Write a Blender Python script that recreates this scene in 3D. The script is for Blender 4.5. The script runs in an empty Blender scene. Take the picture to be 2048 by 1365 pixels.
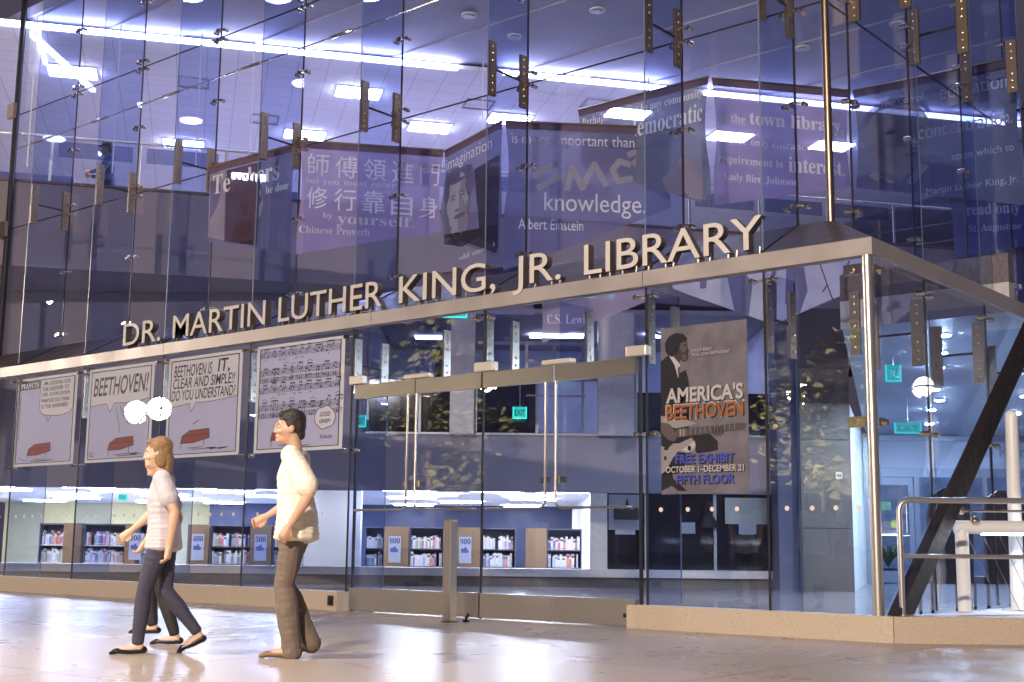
import bpy, bmesh, math, random
from mathutils import Vector, Matrix, noise
random.seed(7)
sc = bpy.context.scene
COL = sc.collection
PI = math.pi

# ------------------------------------------------------------------ camera
CAM = Vector((4.9988, -11.1451, 0.82))
cam_d = bpy.data.cameras.new('camera'); cam = bpy.data.objects.new('camera', cam_d); COL.objects.link(cam)
cam_d.sensor_width = 36.0; cam_d.lens = 36.0 * 2580 / 2048; cam_d.clip_end = 500; cam_d.clip_start = 0.05
cam.matrix_world = Matrix(((0.76893881, 0.09158924, 0.63272784, CAM.x),
                           (0.63923114, -0.12686169, -0.75847851, CAM.y),
                           (0.01080045, 0.98768291, -0.15609558, CAM.z), (0, 0, 0, 1)))
sc.camera = cam
# ------------------------------------------------------------------ night sky, exposure
w = bpy.data.worlds.new('World'); sc.world = w; w.use_nodes = True
nt = w.node_tree; bg = nt.nodes['Background']
sky = nt.nodes.new('ShaderNodeTexSky'); sky.sky_type = 'NISHITA'; sky.sun_disc = False
sky.sun_elevation = math.radians(-4); sky.sun_rotation = math.radians(120)
nt.links.new(sky.outputs[0], bg.inputs[0]); bg.inputs[1].default_value = 0.10
glow = nt.nodes.new('ShaderNodeBackground'); glow.inputs[0].default_value = (.62, .52, .80, 1); glow.inputs[1].default_value = 0.11   # city glow on the night sky
ads = nt.nodes.new('ShaderNodeAddShader'); nt.links.new(bg.outputs[0], ads.inputs[0]); nt.links.new(glow.outputs[0], ads.inputs[1]); nt.links.new(ads.outputs[0], nt.nodes['World Output'].inputs[0])
sc.view_settings.view_transform = 'Standard'; sc.view_settings.look = 'None'
sc.view_settings.exposure = 0.0; sc.view_settings.gamma = 1.0
sc.render.engine = 'CYCLES'
cy = sc.cycles
cy.transparent_max_bounces = 40; cy.max_bounces = 12; cy.glossy_bounces = 5; cy.diffuse_bounces = 4
cy.sample_clamp_indirect = 6.0; cy.use_denoising = True
try: cy.denoiser = 'OPENIMAGEDENOISE'
except Exception: pass

# ------------------------------------------------------------------ frames
FH = Vector((-0.6406, 0.7679, 0)); RH = Vector((0.7679, 0.6406, 0))
C0 = Vector((CAM.x, CAM.y, 0)); ZV = Vector((0, 0, 1))
def I(s, d, z):            # the inner hall is turned 40 degrees to the street front
    return C0 + RH * s + FH * d + ZV * z
_e = Vector((0.9709, 0.2395)); _n = Vector((-0.2395, 0.9709))
def S_(s, d, z): return I(s * 1.075, d * 1.075, .82 + (z - .82) * 1.075)
def Bf(a, b, z):           # the balcony is turned a further 14 degrees: a along its edge, b behind it
    s = a * _e.x + b * _n.x; d = 23.96 + a * _e.y + b * _n.y
    return S_(s, d, z)
def Wf(x, y, z): return Vector((x, y, z))

# ------------------------------------------------------------------ materials
MATS = {}
def mat(name, col, rough=0.6, metal=0.0, spec=0.5, nscale=0, namt=0.0, bump=0.0, bscale=60, emit=None, estr=0, coat=0, aniso=0):
    if name in MATS: return MATS[name]
    m = bpy.data.materials.new(name); m.use_nodes = True; t = m.node_tree; b = t.nodes['Principled BSDF']
    b.inputs['Base Color'].default_value = (*col, 1); b.inputs['Roughness'].default_value = rough
    b.inputs['Metallic'].default_value = metal; b.inputs['Specular IOR Level'].default_value = spec
    if coat: b.inputs['Coat Weight'].default_value = coat
    if nscale or bump:
        tc = t.nodes.new('ShaderNodeTexCoord')
    if nscale:
        n = t.nodes.new('ShaderNodeTexNoise'); n.inputs['Scale'].default_value = nscale; n.inputs['Detail'].default_value = 6
        t.links.new(tc.outputs['Object'], n.inputs['Vector'])
        r = t.nodes.new('ShaderNodeMapRange'); r.inputs[1].default_value = 0.3; r.inputs[2].default_value = 0.7
        r.inputs[3].default_value = 1 - namt; r.inputs[4].default_value = 1 + namt
        t.links.new(n.outputs['Fac'], r.inputs[0])
        mx = t.nodes.new('ShaderNodeVectorMath'); mx.operation = 'SCALE'
        mx.inputs[0].default_value = col; t.links.new(r.outputs[0], mx.inputs['Scale'])
        t.links.new(mx.outputs[0], b.inputs['Base Color'])
        r2 = t.nodes.new('ShaderNodeMapRange'); r2.inputs[1].default_value = 0.3; r2.inputs[2].default_value = 0.7
        r2.inputs[3].default_value = max(0.02, rough * 0.8); r2.inputs[4].default_value = min(1, rough * 1.25)
        t.links.new(n.outputs['Fac'], r2.inputs[0]); t.links.new(r2.outputs[0], b.inputs['Roughness'])
    if bump:
        n2 = t.nodes.new('ShaderNodeTexNoise'); n2.inputs['Scale'].default_value = bscale; n2.inputs['Detail'].default_value = 4
        t.links.new(tc.outputs['Object'], n2.inputs['Vector'])
        bp = t.nodes.new('ShaderNodeBump'); bp.inputs['Strength'].default_value = bump; bp.inputs['Distance'].default_value = 0.01
        t.links.new(n2.outputs['Fac'], bp.inputs['Height']); t.links.new(bp.outputs[0], b.inputs['Normal'])
    if emit is not None:
        b.inputs['Emission Color'].default_value = (*emit, 1); b.inputs['Emission Strength'].default_value = estr
    MATS[name] = m; return m
def glass(name, tint, f0=0.05, f1=0.9, rough=0.0, gcol=(1, 1, 1)):
    m = bpy.data.materials.new(name); m.use_nodes = True; t = m.node_tree
    t.nodes.remove(t.nodes['Principled BSDF']); out = t.nodes['Material Output']
    tr = t.nodes.new('ShaderNodeBsdfTransparent'); tr.inputs[0].default_value = (*tint, 1)
    gl = t.nodes.new('ShaderNodeBsdfGlossy'); gl.inputs[0].default_value = (*gcol, 1); gl.inputs[1].default_value = rough
    lw = t.nodes.new('ShaderNodeLayerWeight'); lw.inputs[0].default_value = 0.5
    pw = t.nodes.new('ShaderNodeMath'); pw.operation = 'POWER'; pw.inputs[1].default_value = 5
    t.links.new(lw.outputs['Facing'], pw.inputs[0])
    mr = t.nodes.new('ShaderNodeMapRange'); mr.inputs[3].default_value = f0; mr.inputs[4].default_value = f1
    t.links.new(pw.outputs[0], mr.inputs[0])
    mx = t.nodes.new('ShaderNodeMixShader'); t.links.new(mr.outputs[0], mx.inputs[0])
    t.links.new(tr.outputs[0], mx.inputs[1]); t.links.new(gl.outputs[0], mx.inputs[2])
    t.links.new(mx.outputs[0], out.inputs[0]); MATS[name] = m; return m
def emis(name, col, s):
    m = bpy.data.materials.new(name); m.use_nodes = True; t = m.node_tree
    t.nodes.remove(t.nodes['Principled BSDF'])
    e = t.nodes.new('ShaderNodeEmission'); e.inputs[0].default_value = (*col, 1); e.inputs[1].default_value = s
    t.links.new(e.outputs[0], t.nodes['Material Output'].inputs[0]); MATS[name] = m; return m

COOL = (0.50, 0.58, 1.0); WARM = (1.0, 0.83, 0.67)
g_pane = glass('clear_glass', (0.95, 0.96, 0.985), 0.05, 0.9)
g_fin = glass('tinted_fin_glass', (0.80, 0.84, 0.95), 0.025, 0.3)
g_door = glass('door_glass', (0.94, 0.955, 0.98), 0.05, 0.9)
g_edge = mat('polished_glass_edge', (0.12, 0.18, 0.28), 0.35, spec=0.4)
m_seal = mat('dark_sealant', (0.012, 0.011, 0.018), 0.5)
m_steel = mat('brushed_steel', (0.70, 0.66, 0.62), 0.30, .9)
m_brush = mat('satin_steel_sheet', (.66, .61, .55), .30, .9)
m_bronze = mat('bronze_plate', (0.36, 0.28, 0.20), 0.35, 1.0)
m_satin = mat('satin_steel_plate', (0.55, 0.50, 0.45), 0.30, 1.0)
m_chrome = mat('polished_fitting', (0.75, 0.66, 0.55), 0.15, 1.0)
m_dark = mat('dark_beam_paint', (0.018, 0.014, 0.011), 0.45, spec=.25, nscale=12, namt=0.15)
m_fascia = mat('champagne_metal_panel', (0.41, 0.375, 0.37), 0.42, 0.3, nscale=2.2, namt=0.10)
m_slope = mat('bronze_roof_sheet', (0.085, 0.065, 0.05), 0.38, 0.4, nscale=4, namt=0.12)
m_letter = mat('letter_face_paint', (0.60, 0.565, 0.535), 0.5, nscale=8, namt=0.04)
m_letter_side = mat('letter_return', (0.085, 0.07, 0.065), 0.5)
m_white = mat('white_wall_paint', (0.78, 0.78, 0.80), 0.7, nscale=1.5, namt=0.04)
m_black = mat('matt_black', (0.012, 0.012, 0.014), 0.5)
m_wood = mat('tan_end_panel', (0.19, 0.12, 0.065), 0.5, nscale=8, namt=0.1)

# ------------------------------------------------------------------ mesh builder
class MB:
    def __init__(s): s.v = []; s.f = []; s.m = []
    def add(s, vs, fs, mi=0):
        o = len(s.v); s.v += [Vector(p) for p in vs]; s.f += [tuple(i + o for i in f) for f in fs]; s.m += [mi] * len(fs); return s
    def box(s, a, b, F=Wf, mi=0):
        x0, x1 = sorted((a[0], b[0])); y0, y1 = sorted((a[1], b[1])); z0, z1 = sorted((a[2], b[2]))
        vs = [F(x, y, z) for z in (z0, z1) for x, y in ((x0, y0), (x1, y0), (x1, y1), (x0, y1))]
        return s.add(vs, [(3, 2, 1, 0), (4, 5, 6, 7), (0, 1, 5, 4), (1, 2, 6, 5), (2, 3, 7, 6), (3, 0, 4, 7)], mi)
    def hexa(s, p8, mi=0):
        return s.add(p8, [(3, 2, 1, 0), (4, 5, 6, 7), (0, 1, 5, 4), (1, 2, 6, 5), (2, 3, 7, 6), (3, 0, 4, 7)], mi)
    def tube(s, pts, r, n=12, mi=0, cap=True):
        pts = [Vector(p) for p in pts]; rs = r if isinstance(r, (list, tuple)) else [r] * len(pts)
        rings = []; ref = None
        for i, p in enumerate(pts):
            d = (pts[min(i + 1, len(pts) - 1)] - pts[max(i - 1, 0)]).normalized()
            if ref is None: ref = Vector((0, 0, 1)) if abs(d.z) < 0.9 else Vector((1, 0, 0))
            u = (ref - d * ref.dot(d))
            if u.length < 1e-4: u = Vector((1, 0.3, 0)) - d * d.dot(Vector((1, .3, 0)))
            u.normalize(); ref = u; vv = d.cross(u)
            rings.append([p + (u * math.cos(2 * PI * k / n) + vv * math.sin(2 * PI * k / n)) * rs[i] for k in range(n)])
        o = len(s.v); 
        for R in rings: s.v += R
        for i in range(len(rings) - 1):
            for k in range(n):
                s.f.append((o + i * n + k, o + i * n + (k + 1) % n, o + (i + 1) * n + (k + 1) % n, o + (i + 1) * n + k)); s.m.append(mi)
        if cap:
            s.f.append(tuple(o + k for k in reversed(range(n)))); s.m.append(mi)
            e = o + (len(rings) - 1) * n; s.f.append(tuple(e + k for k in range(n))); s.m.append(mi)
        return s
    def cyl(s, p, q, r, n=12, mi=0): return s.tube([p, q], r, n, mi)
    def ball(s, c, r, nu=12, nv=8, mi=0, R=None):
        rr = r if isinstance(r, (list, tuple)) else (r, r, r); c = Vector(c); vs = []
        for j in range(1, nv):
            th = PI * j / nv
            for i in range(nu):
                ph = 2 * PI * i / nu
                q = Vector((rr[0] * math.sin(th) * math.cos(ph), rr[1] * math.sin(th) * math.sin(ph), rr[2] * math.cos(th)))
                vs.append(c + (R @ q if R else q))
        t = Vector((0, 0, rr[2])); t = R @ t if R else t
        vs += [c + t, c - t]; fs = []
        for j in range(nv - 2):
            for i in range(nu):
                fs.append((j * nu + i, (j + 1) * nu + i, (j + 1) * nu + (i + 1) % nu, j * nu + (i + 1) % nu))
        T = len(vs) - 2; B = T + 1
        for i in range(nu):
            fs.append((T, i, (i + 1) % nu)); fs.append((B, (nv - 2) * nu + (i + 1) % nu, (nv - 2) * nu + i))
        return s.add(vs, fs, mi)
    def poly(s, pts, thick, mi=0):      # pts: closed 3-D outline, thick: offset vector
        pts = [Vector(p) for p in pts]; n = len(pts); tv = Vector(thick)
        vs = pts + [p + tv for p in pts]
        fs = [tuple(reversed(range(n))), tuple(range(n, 2 * n))] + [(i, (i + 1) % n, n + (i + 1) % n, n + i) for i in range(n)]
        return s.add(vs, fs, mi)
    def mesh(s, name, mats, base=Vector((0, 0, 0)), smooth=False):
        me = bpy.data.meshes.new(name); me.from_pydata([p - base for p in s.v], [], s.f)
        for m in (mats if isinstance(mats, (list, tuple)) else [mats]): me.materials.append(m)
        me.polygons.foreach_set('material_index', s.m)
        bm = bmesh.new(); bm.from_mesh(me); bmesh.ops.recalc_face_normals(bm, faces=bm.faces); bm.to_mesh(me); bm.free()
        if smooth:
            me.polygons.foreach_set('use_smooth', [True] * len(me.polygons))
            try: me.set_sharp_from_angle(angle=math.radians(40))
            except Exception: pass
        me.update(); return me
def gloc(o):
    p = Vector(o.location); q = o.parent
    while q: p += q.location; q = q.parent
    return p
def part(name, mb, mats, parent=None, smooth=False):
    base = gloc(parent) if parent else Vector((0, 0, 0))
    o = bpy.data.objects.new(name, mb.mesh(name, mats, base, smooth)); COL.objects.link(o)
    if parent: o.parent = parent
    return o
def inst(name, me, parent, loc, rotz=0, scale=None):
    o = bpy.data.objects.new(name, me); COL.objects.link(o)
    o.location = Vector(loc) - (gloc(parent) if parent else Vector((0, 0, 0)))
    o.rotation_euler = (0, 0, rotz)
    if scale: o.scale = scale
    if parent: o.parent = parent
    return o
def tag(o, label, cat, group=None):
    o['label'] = label; o['category'] = cat
    if group: o['group'] = group
    return o
def thing(name, label, cat, loc, group=None):
    o = bpy.data.objects.new(name, None); COL.objects.link(o); o.location = Vector(loc); o.empty_display_size = 0.1
    return tag(o, label, cat, group)
def solo(name, mb, mats, label, cat, group=None, smooth=False, base=None):
    base = Vector(base) if base is not None else sum((v for v in mb.v), Vector()) / len(mb.v)
    o = bpy.data.objects.new(name, mb.mesh(name, mats, base, smooth)); COL.objects.link(o); o.location = base
    return tag(o, label, cat, group)
def struct(name, mb, mats, smooth=False):
    o = part(name, mb, mats, None, smooth); o['kind'] = 'structure'; return o

# ------------------------------------------------------------------ text
def ser(s):
    o = ''
    for c in s:
        if 'A' <= c <= 'Z': o += chr(0x1D400 + ord(c) - 65)
        elif 'a' <= c <= 'z': o += chr(0x1D41A + ord(c) - 97)
        elif '0' <= c <= '9': o += chr(0x1D7CE + ord(c) - 48)
        else: o += c
    return o
_tc = {}
TMP = bpy.data.scenes.new('scratch')      # short lived scene for shaping text and cloth, removed at the end
def text2d(body, bold=0.0, ext=0.0):
    k = (body, bold, ext)
    if k in _tc: return _tc[k]
    c = bpy.data.curves.new('t', 'FONT'); c.body = body; c.offset = bold; c.extrude = ext; c.resolution_u = 4
    o = bpy.data.objects.new('t', c); TMP.collection.objects.link(o); vl = TMP.view_layers[0]; vl.update()
    me = bpy.data.meshes.new_from_object(o.evaluated_get(vl.depsgraph))
    vs = [v.co.copy() for v in me.vertices]; fs = [tuple(p.vertices) for p in me.polygons]
    bpy.data.objects.remove(o); bpy.data.curves.remove(c); bpy.data.meshes.remove(me)
    x0 = min(v.x for v in vs); x1 = max(v.x for v in vs); y0 = min(v.y for v in vs); y1 = max(v.y for v in vs)
    _tc[k] = (vs, fs, x0, x1, y0, y1); return _tc[k]
def put_text(mb, body, P, u0, v0, w, h, bold=0.0, shear=0.0, mi=0, keep=None):
    """P(u,v) maps flat coordinates to 3-D; the text's box is (u0,v0)-(u0+w,v0+h)."""
    vs, fs, x0, x1, y0, y1 = text2d(body, bold)
    W = max(1e-6, x1 - x0); H = max(1e-6, y1 - y0)
    mb.add([P(u0 + (v.x - x0) / W * w + shear * (v.y - y0) / H * h, v0 + (v.y - y0) / H * h) for v in vs], fs, mi)
def ribbon(mb, P, pts, wd, closed=False, mi=0):
    pts = [Vector(p) for p in pts]; n = len(pts)
    for i in range(n if closed else n - 1):
        a, b = pts[i], pts[(i + 1) % n]; d = b - a
        if d.length < 1e-6: continue
        d.normalize(); q = Vector((-d.y, d.x)) * wd / 2; a = a - d * wd * .3; b = b + d * wd * .3
        mb.add([P(*(a - q)), P(*(b - q)), P(*(b + q)), P(*(a + q))], [(0, 1, 2, 3)], mi)
def fill(mb, P, pts, mi=0): mb.add([P(*p) for p in pts], [tuple(range(len(pts)))], mi)
def ell(cx, cy, rx, ry, n=20, a0=0, a1=2 * PI): return [(cx + rx * math.cos(a0 + (a1 - a0) * k / n), cy + ry * math.sin(a0 + (a1 - a0) * k / n)) for k in range(n)]

# ------------------------------------------------------------------ ground
def floor_mat(name, col, rough, tile, joint, amt, off=(0, 0)):
    m = mat(name, col, rough); t = m.node_tree; b = t.nodes['Principled BSDF']
    g = t.nodes.new('ShaderNodeNewGeometry'); mp = t.nodes.new('ShaderNodeMapping'); mp.inputs['Location'].default_value = (off[0], off[1], 0)
    t.links.new(g.outputs['Position'], mp.inputs[0])
    br = t.nodes.new('ShaderNodeTexBrick'); br.offset = 0; br.inputs['Scale'].default_value = 1.0
    br.inputs['Brick Width'].default_value = tile; br.inputs['Row Height'].default_value = tile
    br.inputs['Mortar Size'].default_value = joint; br.inputs['Mortar Smooth'].default_value = 0.3
    c = Vector(col); br.inputs['Color1'].default_value = (*(c * 0.93), 1); br.inputs['Color2'].default_value = (*(c * 1.06), 1)
    br.inputs['Mortar'].default_value = (*(c * 0.35), 1)
    t.links.new(mp.outputs[0], br.inputs['Vector'])
    n = t.nodes.new('ShaderNodeTexNoise'); n.inputs['Scale'].default_value = 0.9; n.inputs['Detail'].default_value = 8; n.inputs['Roughness'].default_value = .65
    t.links.new(g.outputs['Position'], n.inputs['Vector'])
    n2 = t.nodes.new('ShaderNodeTexNoise'); n2.inputs['Scale'].default_value = 90; n2.inputs['Detail'].default_value = 2
    t.links.new(g.outputs['Position'], n2.inputs['Vector'])
    ad = t.nodes.new('ShaderNodeMath'); ad.operation = 'MULTIPLY_ADD'; ad.inputs[1].default_value = 0.35
    t.links.new(n2.outputs['Fac'], ad.inputs[0]); t.links.new(n.outputs['Fac'], ad.inputs[2])
    r = t.nodes.new('ShaderNodeMapRange'); r.inputs[1].default_value = .4; r.inputs[2].default_value = .95; r.inputs[3].default_value = 1 - amt; r.inputs[4].default_value = 1 + amt
    t.links.new(ad.outputs[0], r.inputs[0])
    sv = t.nodes.new('ShaderNodeVectorMath'); sv.operation = 'SCALE'; t.links.new(br.outputs['Color'], sv.inputs[0]); t.links.new(r.outputs[0], sv.inputs['Scale'])
    t.links.new(sv.outputs[0], b.inputs['Base Color'])
    r2 = t.nodes.new('ShaderNodeMapRange'); r2.inputs[1].default_value = .3; r2.inputs[2].default_value = .75; r2.inputs[3].default_value = rough * .9; r2.inputs[4].default_value = rough * 1.2
    t.links.new(n.outputs['Fac'], r2.inputs[0]); t.links.new(r2.outputs[0], b.inputs['Roughness'])
    b.inputs['Specular IOR Level'].default_value = .18
    return m
    bp = t.nodes.new('ShaderNodeBump'); bp.inputs['Strength'].default_value = .02; bp.inputs['Distance'].default_value = .004
    t.links.new(n.outputs['Fac'], bp.inputs['Height']); t.links.new(bp.outputs[0], b.inputs['Normal'])
    return m
m_plaza = floor_mat('polished_plaza_concrete', (0.36, 0.31, 0.265), 0.28, 3.1, 0.013, 0.07, (0.96 + 1.55, 0.4))
m_hall = floor_mat('hall_terrazzo', (0.16, 0.16, 0.19), 0.12, 1.2, 0.006, 0.12)
m_kerb = mat('speckled_granite', (0.50, 0.41, 0.33), 0.55, nscale=140, namt=0.32, bump=0.25, bscale=160)
struct('plaza_pavement', MB().add([(-130, -130, 0), (130, -130, 0), (130, 130, 0), (-130, 130, 0)], [(0, 1, 2, 3)]), m_plaza)
struct('hall_floor', MB().add([(-24, .1, .004), (-.02, .1, .004), (-.02, 34, .004), (-24, 34, .004)], [(0, 1, 2, 3)]), m_hall)
k = MB(); k.box((-24, -.12, 0), (-6.95, .13, .23)); struct('kerb_strip', k, m_kerb)
ka, kb = Vector((-2.66, -.10, 0)), Vector((.16, -.06, 0))
k = MB(); k.poly([ka, kb, (-.14, .14, 0), (-2.66, .14, 0)], (0, 0, .23)); struct('kerb_strip', k, m_kerb)
ex = kb + RH * 6
k = MB(); k.poly([kb + RH * .008, ex, ex + FH * .36, kb + FH * .36 + RH * .008], (0, 0, .23)); struct('kerb_strip', k, m_kerb)
m_deck = mat('pale_terrace_stone', (0.72, 0.72, 0.72), 0.35, nscale=5, namt=.06)
k = MB(); k.poly([kb + FH * .365, ex + FH * .365, (6.5, 12, 0), (.05, 12, 0), (.05, .2, 0)], (0, 0, .215)); struct('terrace_paving', k, m_deck)

# ------------------------------------------------------------------ canopy with its lettering
JX = [-21.2, -19.1, -17.03, -15.04, -13.06, -10.97, -8.97, -6.93, -4.72, -2.47, -1.08]
canopy = thing('entrance_canopy', 'pale metal fascia with dark sloping cap running along the glass above the doors', 'canopy', (-8, 0, 3.5))
f = MB(); f.box((-24, -.06, 3.52), (.08, -.012, 3.682)); f.box((.032, -.012, 3.52), (.08, 12, 3.682))
f.box((-24, -.012, 3.512), (.032, .05, 3.535)); part('fascia', f, m_fascia, canopy)
for x in (-20.3, -15.5, -10.9, -6.55, -2.47):
    f = MB(); f.box((x - .003, -.0615, 3.522), (x + .003, -.058, 3.68)); part('panel_joint', f, m_slope, canopy)
f = MB(); f.poly([(-24, -.05, 3.684), (.07, -.05, 3.684), (-.69, .742, 4.125), (-24, .742, 4.125)], (0, .012, -.018))
f.poly([(.072, -.05, 3.684), (.072, 12, 3.684), (-.688, 12, 4.125), (-.688, .744, 4.125)], (-.012, 0, -.018))
part('sloping_cap', f, m_slope, canopy)
for x in JX:
    f = MB(); f.tube([(x, -.03, 3.70), (x, .735, 4.124)], .009, 6); part('cap_seam', f, m_seal, canopy)
sign = thing('library_sign', 'raised pale letters reading DR. MARTIN LUTHER KING, JR. LIBRARY standing on the canopy edge', 'sign', (-6, 0, 3.69))
WORDS = [('DR.', -11.93, -10.98), ('MARTIN', -10.68, -8.60), ('LUTHER', -8.33, -6.36), ('KING,', -6.06, -4.50), ('JR.', -4.24, -3.55), ('LIBRARY', -3.23, -1.05)]
CAPH = text2d('H', .007)[5]
for wd, xa, xb in WORDS:
    full = text2d(wd, .002); sx = (xb - xa) / (full[3] - full[2])
    for i, ch in enumerate(wd):
        pre = text2d(wd[:i + 1], .002)[3]
        vs, fs, x0, x1, y0, y1 = text2d(ch, .002, .1)
        mb = MB(); kz = .335 / CAPH
        P = [(xa + (v.x - x1 + pre - full[2]) * sx, -.02 - (.05 if v.z > 0 else -.05), 3.735 + v.y * kz) for v in vs]
        o = len(mb.v); mb.v += [Vector(p) for p in P]
        for q in fs:
            zz = [vs[i2].z for i2 in q]; mb.f.append(q); mb.m.append(0 if min(zz) > 0 else 1)
        xl, xr = min(p[0] for p in P), max(p[0] for p in P)
        for xp in ((xl + .05, xr - .05) if xr - xl > .16 else ((xl + xr) / 2,)):
            mb.tube([(xp, -.02, 3.76 if ch != ',' else 3.7), (xp, -.03, 3.682)], .012, 8, mi=2)
        part('letter', mb, [m_letter, m_letter_side, m_steel], sign)

# ------------------------------------------------------------------ glass walls
def clamp_mesh(outside=True):
    m = MB()
    for sx in (-1, 1):
        m.cyl((sx * .115, -.040, 0), (sx * .115, .035, 0), .027, 12); m.cyl((sx * .115, -.05, 0), (sx * .115, -.04, 0), .018, 8)
        m.tube([(sx * .115, -.03 if outside else .04, 0), (sx * .05, -.06 if outside else .07, .012), (0, -.05 if outside else .09, .015)], .014, 8)
    m.box((-.03, -.075 if outside else .03, -.02), (.03, -.02 if outside else .10, .03))
    return m.mesh('glass_clamp', m_chrome, smooth=True)
me_clamp, me_clamp_in = clamp_mesh(True), clamp_mesh(False)
def plate_mesh(m_):
    m = MB(); m.box((-.019, -.062, -.34), (.019, .062, .34))
    for z in (-.28, -.19, -.10, .10, .19, .28):
        for sx in (-1, 1): m.ball((sx * .019, 0, z), (.012, .02, .02), 8, 6)
    return m.mesh('splice_plate', m_)
me_plate, me_plate_s = plate_mesh(m_bronze), plate_mesh(m_satin)
def swap(F):                           # the side wall is the street wall mirrored about the corner diagonal
    return (lambda x, y, z: Vector((-y, -x, z))) if F else Wf

def curtain(name, label, side, J, off, zs, fin, zrow, rows1, rows2, ends):
    """J joints along the wall; off plane offset; fin (y0,y1) reach of fins; side True mirrors to the side wall"""
    F = swap(side); T = thing(name, label, 'glass wall', F((J[0] + J[-1]) / 2, off, zs[0]))
    for a, b in zip(J[:-1], J[1:]):
        for z0, z1 in zip(zs[:-1], zs[1:]):
            m = MB(); m.box((a + .011, off, z0 + .008), (b - .011, off + .012, z1 - .008), F); part('glass_pane', m, g_pane, T)
    s = MB()
    for x in J: s.box((x - .0105, off - .002, zs[0]), (x + .0105, off + .014, zs[-1]), F)
    for z in zs[1:-1]:
        for a, b in zip(J[:-1], J[1:]): s.box((a + .0108, off - .002, z - .0075), (b - .0108, off + .014, z + .0075), F)
    y0, y1 = fin
    for x in J[ends[0]:len(J) - ends[1]]:
        if zrow: s.box((x - .0095, y0 + .01, zrow - .012), (x + .0095, y1 - .01, zrow + .012), F)
    part('joint_seal', s, m_seal, T)
    for x in J[ends[0]:len(J) - ends[1]]:
        m = MB()
        zb0, zb1 = (3.705, 4.115) if off else (.235, .235)
        if not off: zb0 = zb1 = .235
        p8 = [F(x - .008, y0, zb0), F(x + .008, y0, zb0), F(x + .008, y1, zb1), F(x - .008, y1, zb1),
              F(x - .008, y0, zs[-1]), F(x + .008, y0, zs[-1]), F(x + .008, y1, zs[-1]), F(x - .008, y1, zs[-1])]
        m.hexa(p8)
        ye = y0 if off else y1
        q = -.004 if off else .004
        m.hexa([F(x - .008, ye, zb0), F(x + .008, ye, zb0), F(x + .008, ye + q, zb0), F(x - .008, ye + q, zb0),
                F(x - .008, ye, zs[-1]), F(x + .008, ye, zs[-1]), F(x + .008, ye + q, zs[-1]), F(x - .008, ye + q, zs[-1])], 1)
        fo = part('glass_fin', m, [g_fin, g_edge], T)
        if zrow:
            for yy in (y0 + .075, y1 - .075):
                inst('splice_plate', me_plate if off else me_plate_s, fo, F(x, yy, zrow), (-PI / 2 if side else 0))
    for x in J[ends[0]:len(J) - ends[1]]:
        for z in rows1 + rows2:
            inst('glass_clamp', me_clamp if off else me_clamp_in, T, F(x, off if off else 0, z), (PI / 2 if side else 0))
    return T
UZ = [4.13, 6.49, 8.68, 11.2]
upper = curtain('upper_glass_wall', 'upper curtain wall of tall clear panes with outside glass fins facing the plaza', False,
                [-17.03, -15.04, -13.06, -10.97, -8.97, -6.93, -4.72, -2.47, -1.08, -.70], .75, UZ, (.0, .742), 6.49,
                [4.31, 5.41, 7.61, 9.83], [6.43, 6.60, 8.62, 8.77], (1, 1))
m = MB()
rod = [(-17.0, .70, 7.99), (-.9, .70, 7.99)]; m.tube(rod, .011, 8)
for x in (-16.02, -14.05, -12.0, -9.97, -7.95, -5.8, -3.6): m.tube([(x - .42, .70, 7.99), (x - .36, .70, 7.99), (x + .05, .70, 7.99), (x + .1, .70, 7.99)], [.012, .024, .024, .012], 8)
part('tie_rod', m, m_chrome, upper, True)
m = MB(); m.tube([(-17.03, .70, 4.13), (-17.03, .70, 11.2)], .05, 10); part('mullion_post', m, m_seal, upper, True)
m = MB()
for z in (6.45, 8.72): m.box((-17.14, .58, z - .14), (-16.92, .645, z + .14)); 
part('mullion_bracket', m, m_bronze, upper)
upper_side = curtain('side_upper_glass_wall', 'upper glass wall round the corner above the sloping side canopy', True,
                     [-9.6, -7.9, -6.2, -4.52, -2.88, -1.27, -.75], .70, UZ, (-.03, .692), 6.75, [4.31, 5.50, 7.7], [6.62, 6.86], (1, 1))
lower = curtain('street_glass_wall', 'street level glass wall of full height panes beside the entrance doors', False,
                [-21.2, -19.1, -17.03, -15.04, -13.06, -10.97, -8.97, -6.93], 0, [.232, 3.51], (.014, .64), 3.05, [3.42, 1.97], [], (1, 0))
lower2 = curtain('corner_glass_wall', 'glass wall between the doors and the corner post carrying the concert poster', False,
                 [-2.47, -1.08, -.03], 0, [.232, 3.51], (.014, .64), 3.05, [3.42, 1.97], [], (0, 1))
lower_side = curtain('side_glass_wall', 'street level glass wall round the corner behind the dark diagonal beam', True,
                     [-8.2, -6.5, -4.8, -3.05, -1.35, -.03], 0, [.232, 3.51], (.014, .64), 2.98, [3.36, 1.95], [], (0, 1))
# plate beside the corner post, glass dots
m = MB(); m.box((-.20, .02, 2.6), (-.10, .045, 3.2))
for z in (2.67, 2.77, 2.87, 3.0, 3.08, 3.15): m.ball((-.15, .02, z), (.02, .012, .02), 8, 6)
part('corner_splice_plate', m, m_satin, lower2)
dots = []
m_dot = mat('frosted_dot', (.75, .66, .58), .8)
for par, xs in ((lower2, [-2.30, -1.98, -1.70, -1.42, -.88, -.62, -.38, -.16]), (lower, [-7.4 - .255 * i for i in range(40)])):
    for x in xs:
        if min(abs(x - j) for j in JX) < .06: continue
        m = MB(); m.cyl((x, -.0025, 1.19), (x, -.0005, 1.19), .024, 14); part('safety_dot', m, m_dot, par)
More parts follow.
